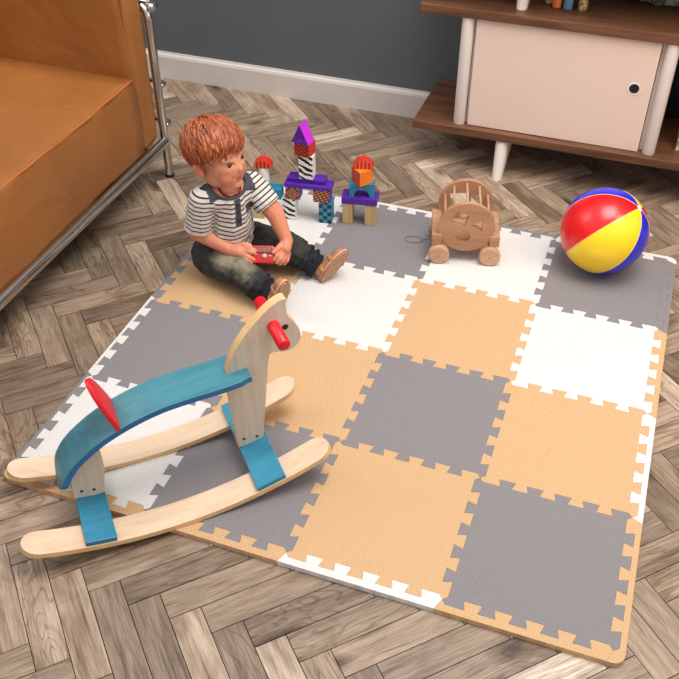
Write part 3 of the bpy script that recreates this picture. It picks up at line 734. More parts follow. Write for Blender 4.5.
for s in (-1, 1):
    bm = bmesh.new(); box(bm, (s * 0.0745, 0.040, 0.070), (0.026, 0.124, 0.032), bevel=0.002); link('side_rail', bm, M_BEECH, wt)
bm = bmesh.new(); box(bm, (0, 0.045, 0.060), (0.124, 0.098, 0.008)); link('base_board', bm, M_BEECH, wt)
for s in (-1, 1):
    for y in (-0.016, 0.103):
        bm = bmesh.new(); lathe(bm, [(0, 0), (0.024, 0), (0.0275, 0.003), (0.0275, 0.013), (0.024, 0.016), (0, 0.016)], 30, Matrix.Translation((s * 0.0665, y, 0.0280)) @ Matrix.Rotation(PI / 2, 4, 'X')); w = link('wheel', bm, M_BEECHV, wt, smooth=True, angle=0.5)
        bm = bmesh.new(); lathe(bm, [(0, 0.002), (0.004, 0.0015), (0.0045, 0)], 14, Matrix.Translation((s * 0.0665, y - 0.016, 0.028)) @ Matrix.Rotation(PI / 2, 4, 'X')); link('axle_pin', bm, M_BEECH, w, smooth=True)
        bm = bmesh.new(); tube(bm, [(s * 0.0665, y - 0.002, 0.028), (s * 0.0665, y + (0.02 if y < 0 else -0.03), 0.028)], 0.005, 10); link('axle', bm, M_BEECHV, wt)
        bm = bmesh.new(); box(bm, (s * 0.0665, y + (0.012 if y < 0 else -0.024), 0.040), (0.012, 0.014, 0.046)); link('axle_block', bm, M_BEECH, wt)
# cord loop on the tile
bm = bmesh.new(); n = 40; ptsl = []
for k in range(n):
    t = 2 * PI * k / n; r = 1 + 0.12 * math.sin(2 * t + 1)
    ptsl.append(Vector((0.538 + 0.021 * r * math.cos(t), 1.068 + 0.017 * r * math.sin(t), HM + 0.0016)))
ptsl += [Vector((0.5585, 1.071, HM + 0.0024)), Vector((0.566, 1.078, HM + 0.0016)), Vector((0.574, 1.081, HM + 0.0016))]
tube(bm, ptsl, 0.0007, 6); tag(link('cord', bm, plain('cord_grey', srgb(96, 90, 88), 0.8)), 'thin grey cord loop lying on the grey tile beside the wooden toy', 'cord')
#PERSON
# ------------------------------------------------------------------ child
def hull(bm, p0, r0, p1, r1, sub=2):
    t = bmesh.new()
    for p, r in ((p0, r0), (p1, r1)):
        bmesh.ops.create_icosphere(t, subdivisions=sub, radius=r, matrix=Matrix.Translation(p))
    res = bmesh.ops.convex_hull(t, input=t.verts[:])
    bmesh.ops.delete(t, geom=[g for g in res['geom_interior'] if isinstance(g, bmesh.types.BMVert)], context='VERTS')
    me = bpy.data.meshes.new('tmp'); t.to_mesh(me); t.free(); bm.from_mesh(me); bpy.data.meshes.remove(me)
def ell(bm, c, r, m=None, sub=3):
    mm_ = (m or Matrix()) @ Matrix.Translation(c) @ Matrix.Diagonal((r[0], r[1], r[2], 1))
    bmesh.ops.create_icosphere(bm, subdivisions=sub, radius=1, matrix=mm_)
def chain(bm, pts):
    for (a, ra), (b, rb) in zip(pts, pts[1:]): hull(bm, Vector(a), ra, Vector(b), rb)
def fuse(bm, voxel, smooth=3, fac=0.5):
    """join overlapping volumes into one continuous skin, returns bmesh"""
    me = bpy.data.meshes.new('tmp'); bm.to_mesh(me); bm.free()
    o = bpy.data.objects.new('tmp', me); COL.objects.link(o)
    r = o.modifiers.new('r', 'REMESH'); r.mode = 'VOXEL'; r.voxel_size = voxel
    s = o.modifiers.new('s', 'SMOOTH'); s.iterations = smooth; s.factor = fac
    dg = bpy.context.evaluated_depsgraph_get(); ev = o.evaluated_get(dg); m2 = bpy.data.meshes.new_from_object(ev)
    b2 = bmesh.new(); b2.from_mesh(m2); bpy.data.objects.remove(o); bpy.data.meshes.remove(me); bpy.data.meshes.remove(m2)
    return b2
def vcol(o, name, fn):
    a = o.data.attributes.new(name, 'FLOAT_COLOR', 'POINT'); buf = []
    for v in o.data.vertices: buf += list(fn(v.co))
    a.data.foreach_set('color', buf)
def seg_t(p, a, b):
    ab = b - a; t = max(0, min(1, (p - a).dot(ab) / ab.length_squared)); return t, (p - (a + ab * t)).length
V = Vector
K = {k: V(v) for k, v in {
 'nwrist': (0.1616, 0.7150, 0.1250), 'npalm': (0.1877, 0.7115, 0.1260), 'nk1': (0.1943, 0.7221, 0.1340), 'nm1': (0.2140, 0.7208, 0.1380), 'nt1': (0.2284, 0.7237, 0.1320),
 'nk2': (0.1993, 0.7163, 0.1300), 'nm2': (0.2194, 0.7137, 0.1320), 'nt2': (0.2305, 0.7207, 0.1240), 'nk3': (0.2004, 0.7099, 0.1240), 'nm3': (0.2178, 0.7064, 0.1200), 'nt3': (0.2292, 0.7097, 0.1130),
 'nk4': (0.1955, 0.7075, 0.1170), 'nm4': (0.2124, 0.6993, 0.1130), 'nt4': (0.2239, 0.7025, 0.1060), 'nth0': (0.1756, 0.7215, 0.1330), 'nth1': (0.1951, 0.7250, 0.1420), 'nth2': (0.2107, 0.7290, 0.1400),
 'fwrist': (0.2865, 0.7802, 0.1400), 'fpalm': (0.2915, 0.7605, 0.1300), 'fk1': (0.2831, 0.7515, 0.1280), 'fm1': (0.2801, 0.7324, 0.1220), 'ft1': (0.2744, 0.7258, 0.1130),
 'fk2': (0.2899, 0.7509, 0.1240), 'fm2': (0.2885, 0.7338, 0.1140), 'ft2': (0.2799, 0.7276, 0.1040), 'fk3': (0.2946, 0.7548, 0.1180), 'fm3': (0.2933, 0.7406, 0.1060), 'ft3': (0.2847, 0.7344, 0.0960),
 'fk4': (0.2962, 0.7667, 0.1120), 'fm4': (0.2984, 0.7536, 0.1000), 'ft4': (0.2910, 0.7477, 0.0900), 'fth0': (0.2814, 0.7599, 0.1370), 'fth1': (0.2779, 0.7428, 0.1370), 'fth2': (0.2722, 0.7303, 0.1320)}.items()}
ch = empty('person', (0, 0, 0), 0, 'red-haired toddler in striped shirt and jeans sitting on the mat holding a red toy', 'person')
PEL = V((0.118, 0.790, 0.079)); CH = V((0.146, 0.758, 0.252)); SPN = (CH - PEL).normalized()
nS, fS = V((0.104, 0.706, 0.262)), V((0.188, 0.808, 0.262)); nE, fE = V((0.083, 0.704, 0.168)), V((0.252, 0.800, 0.195))
LAT = (fS - nS).normalized(); FR = LAT.cross(SPN).normalized()          # FR points out of the chest
if FR.y > 0: FR = -FR
nH, fH, nK, fK, nA, fA = V((0.092, 0.748, 0.072)), V((0.146, 0.832, 0.074)), V((0.201, 0.700, 0.078)), V((0.270, 0.831, 0.080)), V((0.276, 0.676, 0.048)), V((0.328, 0.832, 0.050))
HC = V((0.1335, 0.753, 0.368))
_hr = Matrix.Rotation(math.radians(-13), 3, 'Z')
HL = _hr @ V((0.063, 0.997, 0.042)).normalized(); HU = _hr @ V((-0.06, -0.039, 0.997)); HU = (HU - HL * HU.dot(HL)).normalized(); HF = HL.cross(HU)
HM4 = Matrix((HF * 0.91, HL * 0.91, HU * 0.91)).transposed().to_4x4(); HM4.translation = HC
hw = lambda x, y, z: HM4 @ V((x, y, z))
bm = bmesh.new()
chain(bm, [(PEL, .060), (PEL.lerp(CH, .5) + FR * .006, .057), (CH, .048)])
chain(bm, [(nS, .029), (CH, .045)]); chain(bm, [(fS, .029), (CH, .045)])
chain(bm, [(CH + SPN * .02, .030), (CH + SPN * .05 + FR * .008, .027), (hw(-.015, 0, -.05), .028)])
chain(bm, [(nS, .028), (nE, .0235), (K['nwrist'], .0165), (K['npalm'], .015)])
chain(bm, [(fS, .028), (fE, .0235), (K['fwrist'], .0165), (K['fpalm'], .015)])
for s in 'nf':
    for k in '1234':
        hull(bm, K[s + 'palm'], .0105, K[s + 'k' + k], .0072)
        chain(bm, [(K[s + 'k' + k], .0066), (K[s + 'm' + k], .0056), (K[s + 't' + k], .0047)])
    chain(bm, [(K[s + 'palm'], .0115), (K[s + 'th0'], .0085), (K[s + 'th1'], .0066), (K[s + 'th2'], .0054)])
chain(bm, [(PEL, .055), (nH, .050), (nK, .036), (nA, .024)]); chain(bm, [(PEL, .055), (fH, .050), (fK, .036), (fA, .024)])
# head
ell(bm, (-.014, 0, .020), (.078, .067, .066), HM4); ell(bm, (.018, 0, -.022), (.055, .055, .058), HM4)
ell(bm, (.030, 0, -.050), (.037, .037, .038), HM4); ell(bm, (.048, 0, -.074), (.0175, .020, .0150), HM4)
for s in (-1, 1):
    ell(bm, (.036, s * .025, -.043), (.0265, .024, .026), HM4); ell(bm, (.008, s * .036, -.050), (.034, .018, .028), HM4)
    ell(bm, (.0500, s * .022, .008), (.013, .022, .012), HM4)
    ell(bm, (-.010, s * .0675, -.016), (.0145, .0085, .021), HM4 @ Matrix.Rotation(0.12, 4, 'Y')); ell(bm, (-.004, s * .0655, -.028), (.008, .006, .009), HM4)
hull(bm, hw(.062, 0, -.008), .006, hw(.0735, 0, -.027), .0076); ell(bm, (.0675, -.0075, -.029), (.0060, .0052, .0050), HM4); ell(bm, (.0675, .0075, -.029), (.0060, .0052, .0050), HM4)
ell(bm, (.0610, 0, -.0498), (.0075, .0135, .0038), HM4); ell(bm, (.0600, 0, -.0568), (.0070, .0110, .0042), HM4)
b2 = fuse(bm, 0.0019, 4, 0.5)
inv = HM4.inverted()
# even out the face, then press in eye sockets, mouth line and ear bowl
hv = [q for q in b2.verts if (q.co - HC).length < .13 and (lambda l: not (l.x > .050 and abs(l.y) < .018 and l.z < -.010) and not (abs(l.y) > .056 and l.z < .012) and l.z > -.075)(inv @ q.co)]
for _ in range(7): bmesh.ops.smooth_vert(b2, verts=hv, factor=0.5, use_axis_x=True, use_axis_y=True, use_axis_z=True)
for q in b2.verts:
    l = inv @ q.co
    for s in (-1, 1):
        d = ((l.y - s * .0235) ** 2 / .014 ** 2 + (l.z + .0085) ** 2 / .0085 ** 2)
        if l.x > .03 and d < 3: l.x -= .0040 * math.exp(-d * 1.3)
        d = ((l.x + .003) ** 2 / .007 ** 2 + (l.z + .014) ** 2 / .011 ** 2)
        if l.y * s > .062 and d < 2: l.y -= s * .006 * math.exp(-d * 1.4)
    d = (l.y ** 2 / .015 ** 2 + (l.z + .0532 - l.y * l.y * 6) ** 2 / .0016 ** 2)
    if l.x > .04 and d < 3: l.x -= .0028 * math.exp(-d)
    q.co = HM4 @ l
ms = NT('skin', 0.5, spec=0.35); at_ = ms.n('Attribute'); at_.attribute_name = 'skin'
ms.l(at_.outputs['Color'], ms.b.inputs['Base Color']); ms.b.inputs['Subsurface Weight'].default_value = 0.12; ms.b.inputs['Subsurface Radius'].default_value = (0.012, 0.005, 0.003); ms.b.inputs['Subsurface Scale'].default_value = 0.5
body = link('body', b2, ms.m, ch, smooth=True)
def skincol(p):
    c = V(srgb(216, 150, 118)[:3]); l = inv @ p
    red = V(srgb(212, 108, 82)[:3]); lip = V(srgb(188, 90, 80)[:3])
    w = 0.0
    if (p - HC).length < .12:
        for s in (-1, 1):
            w = max(w, 0.65 * math.exp(-((l.x - .045) ** 2 + (l.y - s * .036) ** 2 + (l.z + .036) ** 2) / .022 ** 2), 0.7 * math.exp(-((l.y - s * .072) ** 2 + (l.x + .005) ** 2 + (l.z + .018) ** 2) / .016 ** 2))
        w = max(w, 0.45 * math.exp(-((l.x - .08) ** 2 + l.y ** 2 + (l.z + .03) ** 2) / .009 ** 2))
    else:
        w = 0.3
    c = c.lerp(red, w)
    if l.x > .050 and abs(l.y) < .0150 and -.0620 < l.z < -.0460 and (p - HC).length < .12: c = c.lerp(lip, 0.85 * (1 - (abs(l.y) / .0150) ** 3))
    return (c.x, c.y, c.z, 1)
vcol(body, 'skin', skincol)
# eyes
M_EYEW = plain('eye_white', srgb(176, 160, 152), 0.2); M_IRIS = plain('eye_iris', srgb(34, 27, 27), 0.2)
def onface(y, z, off=0.0):
    a_ = hw(.2, y, z); ok, loc, nor, _ = body.ray_cast(a_, -HF)
    l = inv @ loc; return V((l.x + off, y, z))
M_LASH = plain('lashes', srgb(104, 58, 40)); M_BROW = plain('brow_hair', srgb(198, 124, 88))
for s in (-1, 1):
    c_ = onface(s * .0235, -.0085)
    bm = bmesh.new(); ell(bm, (c_.x - .0085, s * .0240, -.0085), (.0105, .0108, .0062), HM4); e = link('eye', bm, M_EYEW, ch, smooth=True)
    bm = bmesh.new(); ell(bm, (c_.x - .0026, s * .0232, -.0085), (.0062, .0078, .0066), HM4); link('iris', bm, M_IRIS, e, smooth=True)
    bm = bmesh.new(); tube(bm, [HM4 @ onface(s * y, z, .0010) for y, z in ((.0120, -.0065), (.0165, -.0025), (.0225, -.0008), (.0290, -.0022), (.0345, -.0065))], [.0005, .0010, .0012, .001, .0004], 6); link('eyelashes', bm, M_LASH, e, smooth=True)
    bm = bmesh.new(); tube(bm, [HM4 @ onface(s * y, z, .0004) for y, z in ((.0110, .0075), (.0180, .0115), (.0260, .0125), (.0350, .0085))], [.0004, .0011, .0011, .0003], 6); link('eyebrow', bm, M_BROW, ch, smooth=True)
# hair
mh = NT('red_hair', 0.42, spec=0.5); v = mh.coord(); ha = mh.n('Attribute'); ha.attribute_name = 'hair'
mh.base(mh.mix(mh.noise(v, 160, 2), ha.outputs['Color'], mh.mix(1.0, ha.outputs['Color'], (0.62, 0.55, 0.5, 1), 'MULTIPLY')))
CC = V((-.014, 0, .020)); RR = V((.0835, .0725, .0715))
def thr(az):
    a = abs(az) * 180 / PI
    pts_ = [(0, .44), (18, .42), (32, .46), (48, .44), (64, .26), (76, -.02), (86, -.26), (97, -.30), (106, -.12), (122, -.45), (150, -.78), (180, -.84)]
    for (a0, z0), (a1, z1) in zip(pts_, pts_[1:]):
        if a <= a1: return z0 + (z1 - z0) * (a - a0) / (a1 - a0)
    return -.8
def scal(az, z, k=1.0):
    r = math.sqrt(max(0, 1 - z * z)); return V((CC.x + RR.x * k * r * math.cos(az), CC.y + RR.y * k * r * math.sin(az), CC.z + RR.z * k * z - (0.010 if False else 0)))
bm = bmesh.new(); NA, NZ = 72, 26; g = []
for a in range(NA):
    az = -PI + 2 * PI * a / NA; row = []
    zt0 = thr(az)
    for q in range(NZ + 1):
        u = q / NZ; z = math.cos(math.acos(zt0) * (1 - u) * 1.0) if False else math.cos(math.acos(max(-1, min(1, zt0))) * u)
        k = 1.0 - 0.075 * max(0, (u - 0.86) / 0.14) ** 2 + 0.012 * noise.noise(V((math.cos(az) * 6, math.sin(az) * 6, u * 4)))
        row.append(bm.verts.new(HM4 @ scal(az, z, k)))
    g.append(row)
top_v = bm.verts.new(HM4 @ scal(0, 1, 1.0))
for a in range(NA):
    b = (a + 1) % NA
    for q in range(1, NZ): bm.faces.new((g[a][q], g[b][q], g[b][q + 1], g[a][q + 1]))
    bm.faces.new((top_v, g[b][1], g[a][1]))
bmesh.ops.delete(bm, geom=[g[a][0] for a in range(NA)], context='VERTS')
rnd = random.Random(11)
crown = V((-.55, .10, .80)).normalized()
hcol = []
nbase = len(bm.verts)
for k in range(1150):
    az = rnd.uniform(-PI, PI); lo = thr(az); z = rnd.uniform(lo - 0.02, 0.995)
    r = math.sqrt(max(0, 1 - z * z)); d = V((r * math.cos(az), r * math.sin(az), z))
    # flow: away from the crown, then falling; fringe sweeps forward and down
    fl = d - crown * d.dot(crown)
    if fl.length < 1e-3: fl = V((rnd.uniform(-1, 1), rnd.uniform(-1, 1), 0))
    fl.normalize(); fl = (fl * 1.0 + V((0.10, -0.25, -0.45))); fl = (fl - d * fl.dot(d)).normalized()
    side = d.cross(fl); fl = (fl + side * (rnd.gauss(0, .13) + .45 * noise.noise(d * 3.2))).normalized()
    L = rnd.uniform(.34, .72); lift = rnd.uniform(.0, .035); pts_ = []
    wv = rnd.uniform(-.08, .08)
    for i in range(6):
        t = i / 5; q = (d * math.cos(L * t) + fl * math.sin(L * t) + side * wv * math.sin(t * PI)).normalized()
        kk = 1.0 + lift + 0.020 * math.sin(t * PI) + (0.01 * t if d.z > .5 else -0.012 * t)
        pts_.append(HM4 @ V((CC.x + RR.x * kk * q.x, CC.y + RR.y * kk * q.y, CC.z + RR.z * kk * q.z)))
    w = rnd.uniform(.0012, .0034)
    tube(bm, pts_, [w * .6, w, w * 1.05, w * .9, w * .6, w * .12], 5, caps=False)
hair = link('hair', bm, mh.m, ch, smooth=True)
rc_ = [srgb(164, 82, 42), srgb(190, 102, 58), srgb(128, 60, 30), srgb(206, 124, 76), srgb(174, 90, 48)]
a_ = hair.data.attributes.new('hair', 'FLOAT_COLOR', 'POINT'); buf = []
for i in range(len(hair.data.vertices)):
    if i < nbase - NA: buf += list(srgb(146, 72, 38))
    else: buf += list(rc_[((i - (nbase - NA)) // 30 * 7919) % 5])
a_.data.foreach_set('color', buf)
# shirt
bm = bmesh.new()
b0 = PEL + SPN * .022
chain(bm, [(b0, .065), (PEL.lerp(CH, .5) + FR * .007, .0625), (CH, .0515)])
chain(bm, [(nS, .0335), (CH, .0475)]); chain(bm, [(fS, .0335), (CH, .0475)])
nSl, fSl = nS.lerp(nE, .78), fS.lerp(fE, .58)
chain(bm, [(nS, .0345), (nSl, .0355)]); chain(bm, [(fS, .0345), (fSl, .0345)])
b2 = fuse(bm, 0.0022, 3, 0.5)
# trim sleeves and hem to flat openings, add folds
def cut(b2, co, no, keep):
    vs = [q for q in b2.verts if (q.co - co).dot(no) > 0 and keep(q.co)]
    bmesh.ops.delete(b2, geom=vs, context='VERTS')
nd = (nE - nS).normalized(); fd = (fE - fS).normalized()
cut(b2, nSl + nd * .010, nd, lambda c: (c - nSl).length < .055)
cut(b2, fSl + fd * .010, fd, lambda c: (c - fSl).length < .055)
cut(b2, PEL + SPN * .005, -SPN, lambda c: True)
NK = CH + SPN * .047 + FR * .004
NAX = (SPN * .9 + FR * .55).normalized()
cut(b2, CH + SPN * .031 + FR * .012, NAX, lambda c: (c - (CH + SPN * .05)).length < .045)
b2.normal_update()
for q in b2.verts:
    t, dd = seg_t(q.co, PEL, CH)
    w = 0.0022 * noise.noise(V((q.co.x * 28, q.co.y * 28, q.co.z * 48))) + (0.0022 * math.sin((q.co - PEL).dot(SPN) * 190 + 5 * noise.noise(q.co * 22)) if t < .45 else 0)
    q.co += q.normal * w
mt_ = NT('striped_jersey', 0.8, spec=0.2); a1 = mt_.n('Attribute'); a1.attribute_name = 'cloth'; s1 = mt_.n('SeparateColor'); mt_.l(a1.outputs['Color'], s1.inputs[0])
fr = mt_.math('FRACT', mt_.math('MULTIPLY', s1.outputs[0], 40.0))
stripe = mt_.mix(mt_.math('LESS_THAN', fr, 0.30), srgb(216, 210, 202), srgb(62, 46, 48))
mt_.base(mt_.mix(mt_.math('GREATER_THAN', s1.outputs[1], 0.5), stripe, srgb(72, 74, 80))); v = mt_.coord(); mt_.bump(mt_.noise(v, 700, 2), 0.2, 0.0006)
shirt = link('shirt', b2, mt_.m, ch, smooth=True)
def cloth(p):
    tn, dn = seg_t(p, nS, nE); tf, df = seg_t(p, fS, fE); tb, db = seg_t(p, PEL, CH)
    rel = p - CH; lat = rel.dot(LAT); up_ = rel.dot(SPN); fr_ = rel.dot(FR)
    if dn < .040 and lat < -.047: s = 0.5 + (p - nS).dot(nd) / 0.0118 / 40
    elif df < .040 and lat > .047: s = 0.5 + (p - fS).dot(fd) / 0.0118 / 40
    else: s = 0.5 + (up_ - 0.10 * lat * lat * 20) / 0.0128 / 40
    yoke = 0.0
    if up_ > .006 and .024 < abs(lat) < .060 and -.022 < fr_ < .030: yoke = 1.0            # shoulder patches
    if fr_ > .02 and abs(lat - .004) < .0085 and -.052 < up_ < .022: yoke = 1.0          # placket
    if fr_ > .02 and .028 < lat < .050 and -.030 < up_ < -.006: yoke = 1.0               # pocket
    return (s, yoke, 0, 1)
vcol(shirt, 'cloth', cloth)
M_RIB = plain('grey_rib', srgb(66, 68, 74), 0.85)
def ringband(c, ax, rx, ry, r, ex, n=36):
    ex = (ex - ax * ex.dot(ax)).normalized(); ey = ax.cross(ex)
    bm = bmesh.new(); P_ = [c + ex * rx * math.cos(2 * PI * k / n) + ey * ry * math.sin(2 * PI * k / n) for k in range(n + 1)]
    tube(bm, P_, r, 8, caps=False); return bm
def rim(name, me_, near, rad, r_, mat):
    cnt = {}
    for p_ in me_.polygons:
        for e_ in p_.edge_keys: cnt[e_] = cnt.get(e_, 0) + 1
    adj = {}
    for (a, b), n_ in cnt.items():
        if n_ == 1 and (me_.vertices[a].co - near).length < rad and (me_.vertices[b].co - near).length < rad:
            adj.setdefault(a, []).append(b); adj.setdefault(b, []).append(a)
    best = []
    left_ = set(adj)
    while left_:
        st = left_.pop(); loop_ = [st]; cur = st
        while True:
            nx_ = [q for q in adj[cur] if q in left_]
            if not nx_: break
            cur = nx_[0]; left_.discard(cur); loop_.append(cur)
        if len(loop_) > len(best): best = loop_
    P_ = [me_.vertices[i].co.copy() for i in best]
    for _ in range(6): P_ = [(P_[k - 1] + P_[k] * 2 + P_[(k + 1) % len(P_)]) / 4 for k in range(len(P_))]
    P_ = P_[::2] + [P_[0]]
    bm = bmesh.new(); tube(bm, P_, r_, 8, caps=False); link(name, bm, mat, ch, smooth=True)
rim('collar', shirt.data, CH + SPN * .04, .062, .0040, M_RIB)
rim('sleeve_hem', shirt.data, nSl, .062, .0014, bpy.data.materials['striped_jersey'] if False else plain('hem_pale', srgb(206, 200, 192), 0.85))
rim('sleeve_hem', shirt.data, fSl, .055, .0014, bpy.data.materials['hem_pale'])
bm = bmesh.new(); chain(bm, [(CH + SPN * .018 + FR * .005, .035), (CH + SPN * .040 + FR * .007, .0295)]); b2 = fuse(bm, .003, 2); cut(b2, CH + SPN * .050 + FR * .012, NAX, lambda c: True)
link('undershirt', b2, plain('red_undershirt', srgb(150, 34, 30), 0.8), ch, smooth=True)
M_BTN = plain('shirt_button', srgb(40, 38, 40), 0.35)
dg = bpy.context.evaluated_depsgraph_get
for k in range(3):
    o_ = CH + LAT * .004 + SPN * (.010 - k * .022)
    ok, loc, nor, _ = shirt.ray_cast(o_ + FR * .15, -FR)
    if ok:
        bm = bmesh.new(); lathe(bm, [(0, .0016), (.0036, .0014), (.0042, 0), (0, -.001)], 14); mtx = Matrix.Translation(loc) @ nor.to_track_quat('Z', 'Y').to_matrix().to_4x4(); link('button', bm, M_BTN, ch, smooth=True, mtx=mtx)
# jeans
bm = bmesh.new()
chain(bm, [(PEL, .0635), (nH, .056), (nK, .0425), (nA, .0335)]); chain(bm, [(PEL, .0635), (fH, .056), (fK, .0425), (fA, .0335)])
chain(bm, [(nA, .0335), (nA + (nA - nK).normalized() * .012, .035)]); chain(bm, [(fA, .0335), (fA + (fA - fK).normalized() * .010, .035)])
b2 = fuse(bm, 0.0026, 3, 0.5)
cut(b2, nA + (nA - nK).normalized() * .026, (nA - nK), lambda c: (c - nA).length < .07); cut(b2, fA + (fA - fK).normalized() * .024, (fA - fK), lambda c: (c - fA).length < .07)
cut(b2, PEL + SPN * .040, SPN, lambda c: (c - (PEL + SPN * .05)).length < .050)
b2.normal_update()
for q in b2.verts:
    tn, dn = seg_t(q.co, nK, nA); tf, df = seg_t(q.co, fK, fA); low = min(dn, df) < .05
    w = .0045 * noise.noise(V((q.co.x * 22, q.co.y * 22, q.co.z * 30))) + (.0035 * noise.noise(q.co * 60 + V((5, 2, 1))) if low else .0014 * noise.noise(q.co * 60))
    for A_, B_2 in ((nK, nA), (fK, fA)):
        t, dd = seg_t(q.co, A_, B_2)
        if dd < .055 and t > .45: w += .0032 * math.sin((q.co - B_2).dot((B_2 - A_).normalized()) * 330 + 4 * noise.noise(q.co * 25))
    q.co += q.normal * w
    q.co.z = max(q.co.z, HM + .0012)
mj = NT('worn_denim', 0.8, spec=0.2); v = mj.coord(); a1 = mj.n('Attribute'); a1.attribute_name = 'wear'; s1 = mj.n('SeparateColor'); mj.l(a1.outputs['Color'], s1.inputs[0])
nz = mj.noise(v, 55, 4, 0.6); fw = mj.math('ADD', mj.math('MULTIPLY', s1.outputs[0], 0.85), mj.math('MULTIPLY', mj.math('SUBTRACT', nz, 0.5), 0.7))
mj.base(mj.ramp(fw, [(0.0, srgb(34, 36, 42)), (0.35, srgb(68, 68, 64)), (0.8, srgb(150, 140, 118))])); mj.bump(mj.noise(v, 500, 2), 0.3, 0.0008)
jeans = link('jeans', b2, mj.m, ch, smooth=True)
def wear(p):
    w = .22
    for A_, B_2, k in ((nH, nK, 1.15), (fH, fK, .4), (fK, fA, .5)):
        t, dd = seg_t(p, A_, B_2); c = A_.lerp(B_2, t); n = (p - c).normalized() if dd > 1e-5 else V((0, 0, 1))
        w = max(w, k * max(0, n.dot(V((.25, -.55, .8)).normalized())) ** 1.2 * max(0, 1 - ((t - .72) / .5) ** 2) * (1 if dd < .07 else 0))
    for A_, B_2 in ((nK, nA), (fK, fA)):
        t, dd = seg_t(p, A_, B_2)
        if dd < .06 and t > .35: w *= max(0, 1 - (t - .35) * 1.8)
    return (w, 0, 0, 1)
vcol(jeans, 'wear', wear)
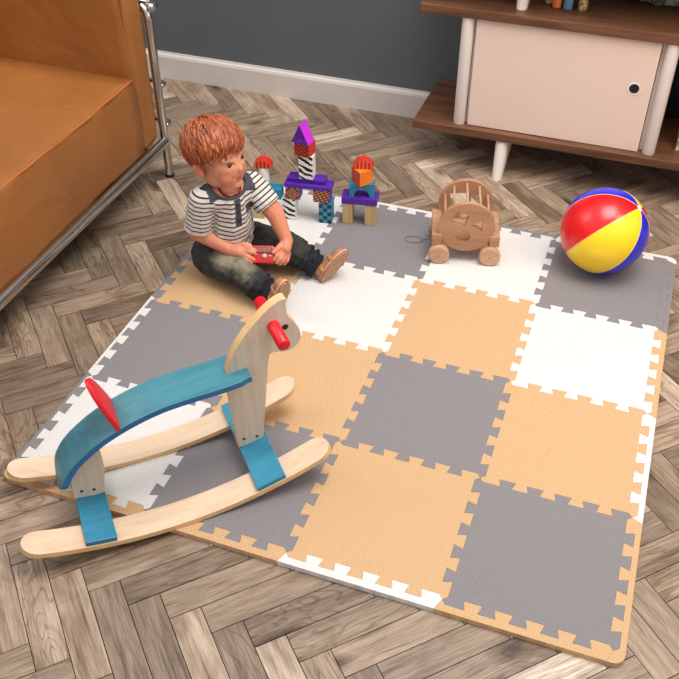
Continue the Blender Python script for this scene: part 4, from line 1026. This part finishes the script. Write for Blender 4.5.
# shoes
M_SOLE = None
m = NT('ribbed_sole', 0.7); uvn = m.n('UVMap'); uvn.uv_map = 'sole'; s = m.n('SeparateXYZ'); m.l(uvn.outputs[0], s.inputs[0])
fq = m.math('FRACT', m.math('MULTIPLY', s.outputs[0], 1 / 0.0052)); m.base(m.mix(m.math('LESS_THAN', fq, 0.42), srgb(198, 158, 118), srgb(116, 82, 60))); M_SOLE = m.m
M_MID = plain('cream_midsole', srgb(212, 160, 128), 0.6); M_RLINE = plain('red_sole_line', srgb(170, 36, 30), 0.6); M_UP = plain('tan_canvas_upper', srgb(170, 122, 84), 0.75, bump=0.3); M_STR = plain('shoe_strap', srgb(202, 148, 108), 0.6); M_LACE = plain('pale_lace', srgb(214, 188, 160), 0.7)
def shoe(HB, D, N, mir, nm_label):
    D = D.normalized(); N = (N - D * N.dot(D)).normalized(); Y = (-N).cross(D)
    m = Matrix((D, Y, -N)).transposed().to_4x4(); m.translation = HB
    out = []
    for k in range(40):
        t = 2 * PI * k / 40; x = .053 * math.cos(t); w = .0195 + .0035 * math.cos(t)
        out.append((.052 + x, w * math.sin(t) * (1.0) + mir * .0025 * math.sin(x * 30)))
    so = None
    root = None
    bm = bmesh.new(); chain(bm, [((.016, 0, .024), .0185), ((.050, 0, .020), .0185), ((.082, mir * .001, .017), .0165)]); hull(bm, V((.016, 0, .026)), .017, V((.022, 0, .043)), .0195)
    b3 = fuse(bm, .0022, 2)
    for q in b3.verts: q.co.z = max(q.co.z, .0085)
    root = link('shoe', b3, M_UP, ch, smooth=True, mtx=m)
    for nm, z0, z1, sc, mt in (('outsole', 0.0, .0035, 1.0, M_SOLE), ('sole_line', .0035, .0052, 1.012, M_RLINE), ('midsole', .0052, .0115, 1.0, M_MID)):
        bm = bmesh.new(); prism(bm, [((x - .052) * sc + .052, y * sc) for x, y in out], z0, z1, bevel=.0006)
        ul = bm.loops.layers.uv.new('sole')
        for f in bm.faces:
            for lp in f.loops: lp[ul].uv = (lp.vert.co.x, lp.vert.co.y)
        link(nm, bm, mt, root, smooth=False, mtx=m)
    for x, tz, a in ((.034, .041, .25), (.058, .0385, -.35)):
        bm = bmesh.new(); rws = []
        for k in range(17):
            t = PI * k / 16; yy = .0215 * math.cos(t); zz = .008 + (tz - .008) * math.sin(t) ** .7
            xx = x + a * yy
            rws.append([bm.verts.new((xx - .0042, yy, zz)), bm.verts.new((xx + .0042, yy, zz)), bm.verts.new((xx + .0042, yy * .93, zz - .0018)), bm.verts.new((xx - .0042, yy * .93, zz - .0018))])
        for aa, bb in zip(rws, rws[1:]):
            for k in range(4): bm.faces.new((aa[k], aa[(k + 1) % 4], bb[(k + 1) % 4], bb[k]))
        bm.faces.new(rws[0]); bm.faces.new(rws[-1][::-1])
        link('strap', bm, M_STR, root, smooth=True, angle=.6, mtx=m)
    return root
shoe(V((.374, .799, .0175)), V((.50, .42, .75)), V((.80, -.58, -.2)), 1, '')
shoe(V((.312, .650, .0185)), V((.30, -.03, .95)), V((.82, -.45, -.28)), -1, '')
# red toy in the hands
ty = empty('toy_camera', (0.2425, 0.7295, 0.1185), 0, 'red plastic hand toy with grey button held by the child', 'toy')
TX = V((.95, .31, 0)).normalized(); TY = V((-.22, .60, .70)); TM = frame((0, 0, 0), TX, TY)
M_TRED = plain('toy_red', srgb(196, 32, 34), 0.35); M_TDR = plain('toy_dark_red', srgb(120, 26, 30), 0.5)
bm = bmesh.new(); prism(bm, rrect(.066, .044, .010), -.012, .010, TM, bevel=.003); tb = link('toy_body', bm, M_TRED, ty, smooth=True, angle=.6)
bm = bmesh.new(); prism(bm, [(x, y + .010) for x, y in rrect(.050, .014, .004)], .0098, .0125, TM, bevel=.0008); gl = link('grille', bm, M_TDR, ty, smooth=True, angle=.6)
for k in range(9):
    bm = bmesh.new(); box(bm, (-.020 + k * .005, .010, .0132), (.0022, .011, .0014)); link('grille_bar', bm, plain('grille_pale', srgb(188, 120, 112)) if k == 0 else bpy.data.materials['grille_pale'], gl, mtx=TM)
bm = bmesh.new(); lathe(bm, [(0, .0145), (.0045, .014), (.006, .0125), (.006, .0095)], 20, TM @ Matrix.Translation((.006, -.004, 0))); link('button', bm, plain('toy_grey', srgb(186, 172, 166), 0.3), ty, smooth=True)
bm = bmesh.new(); box(bm, (.021, -.003, .0105), (.009, .004, .003), bevel=.001); link('slider', bm, plain('toy_light', srgb(214, 150, 140), 0.4), ty, mtx=TM)
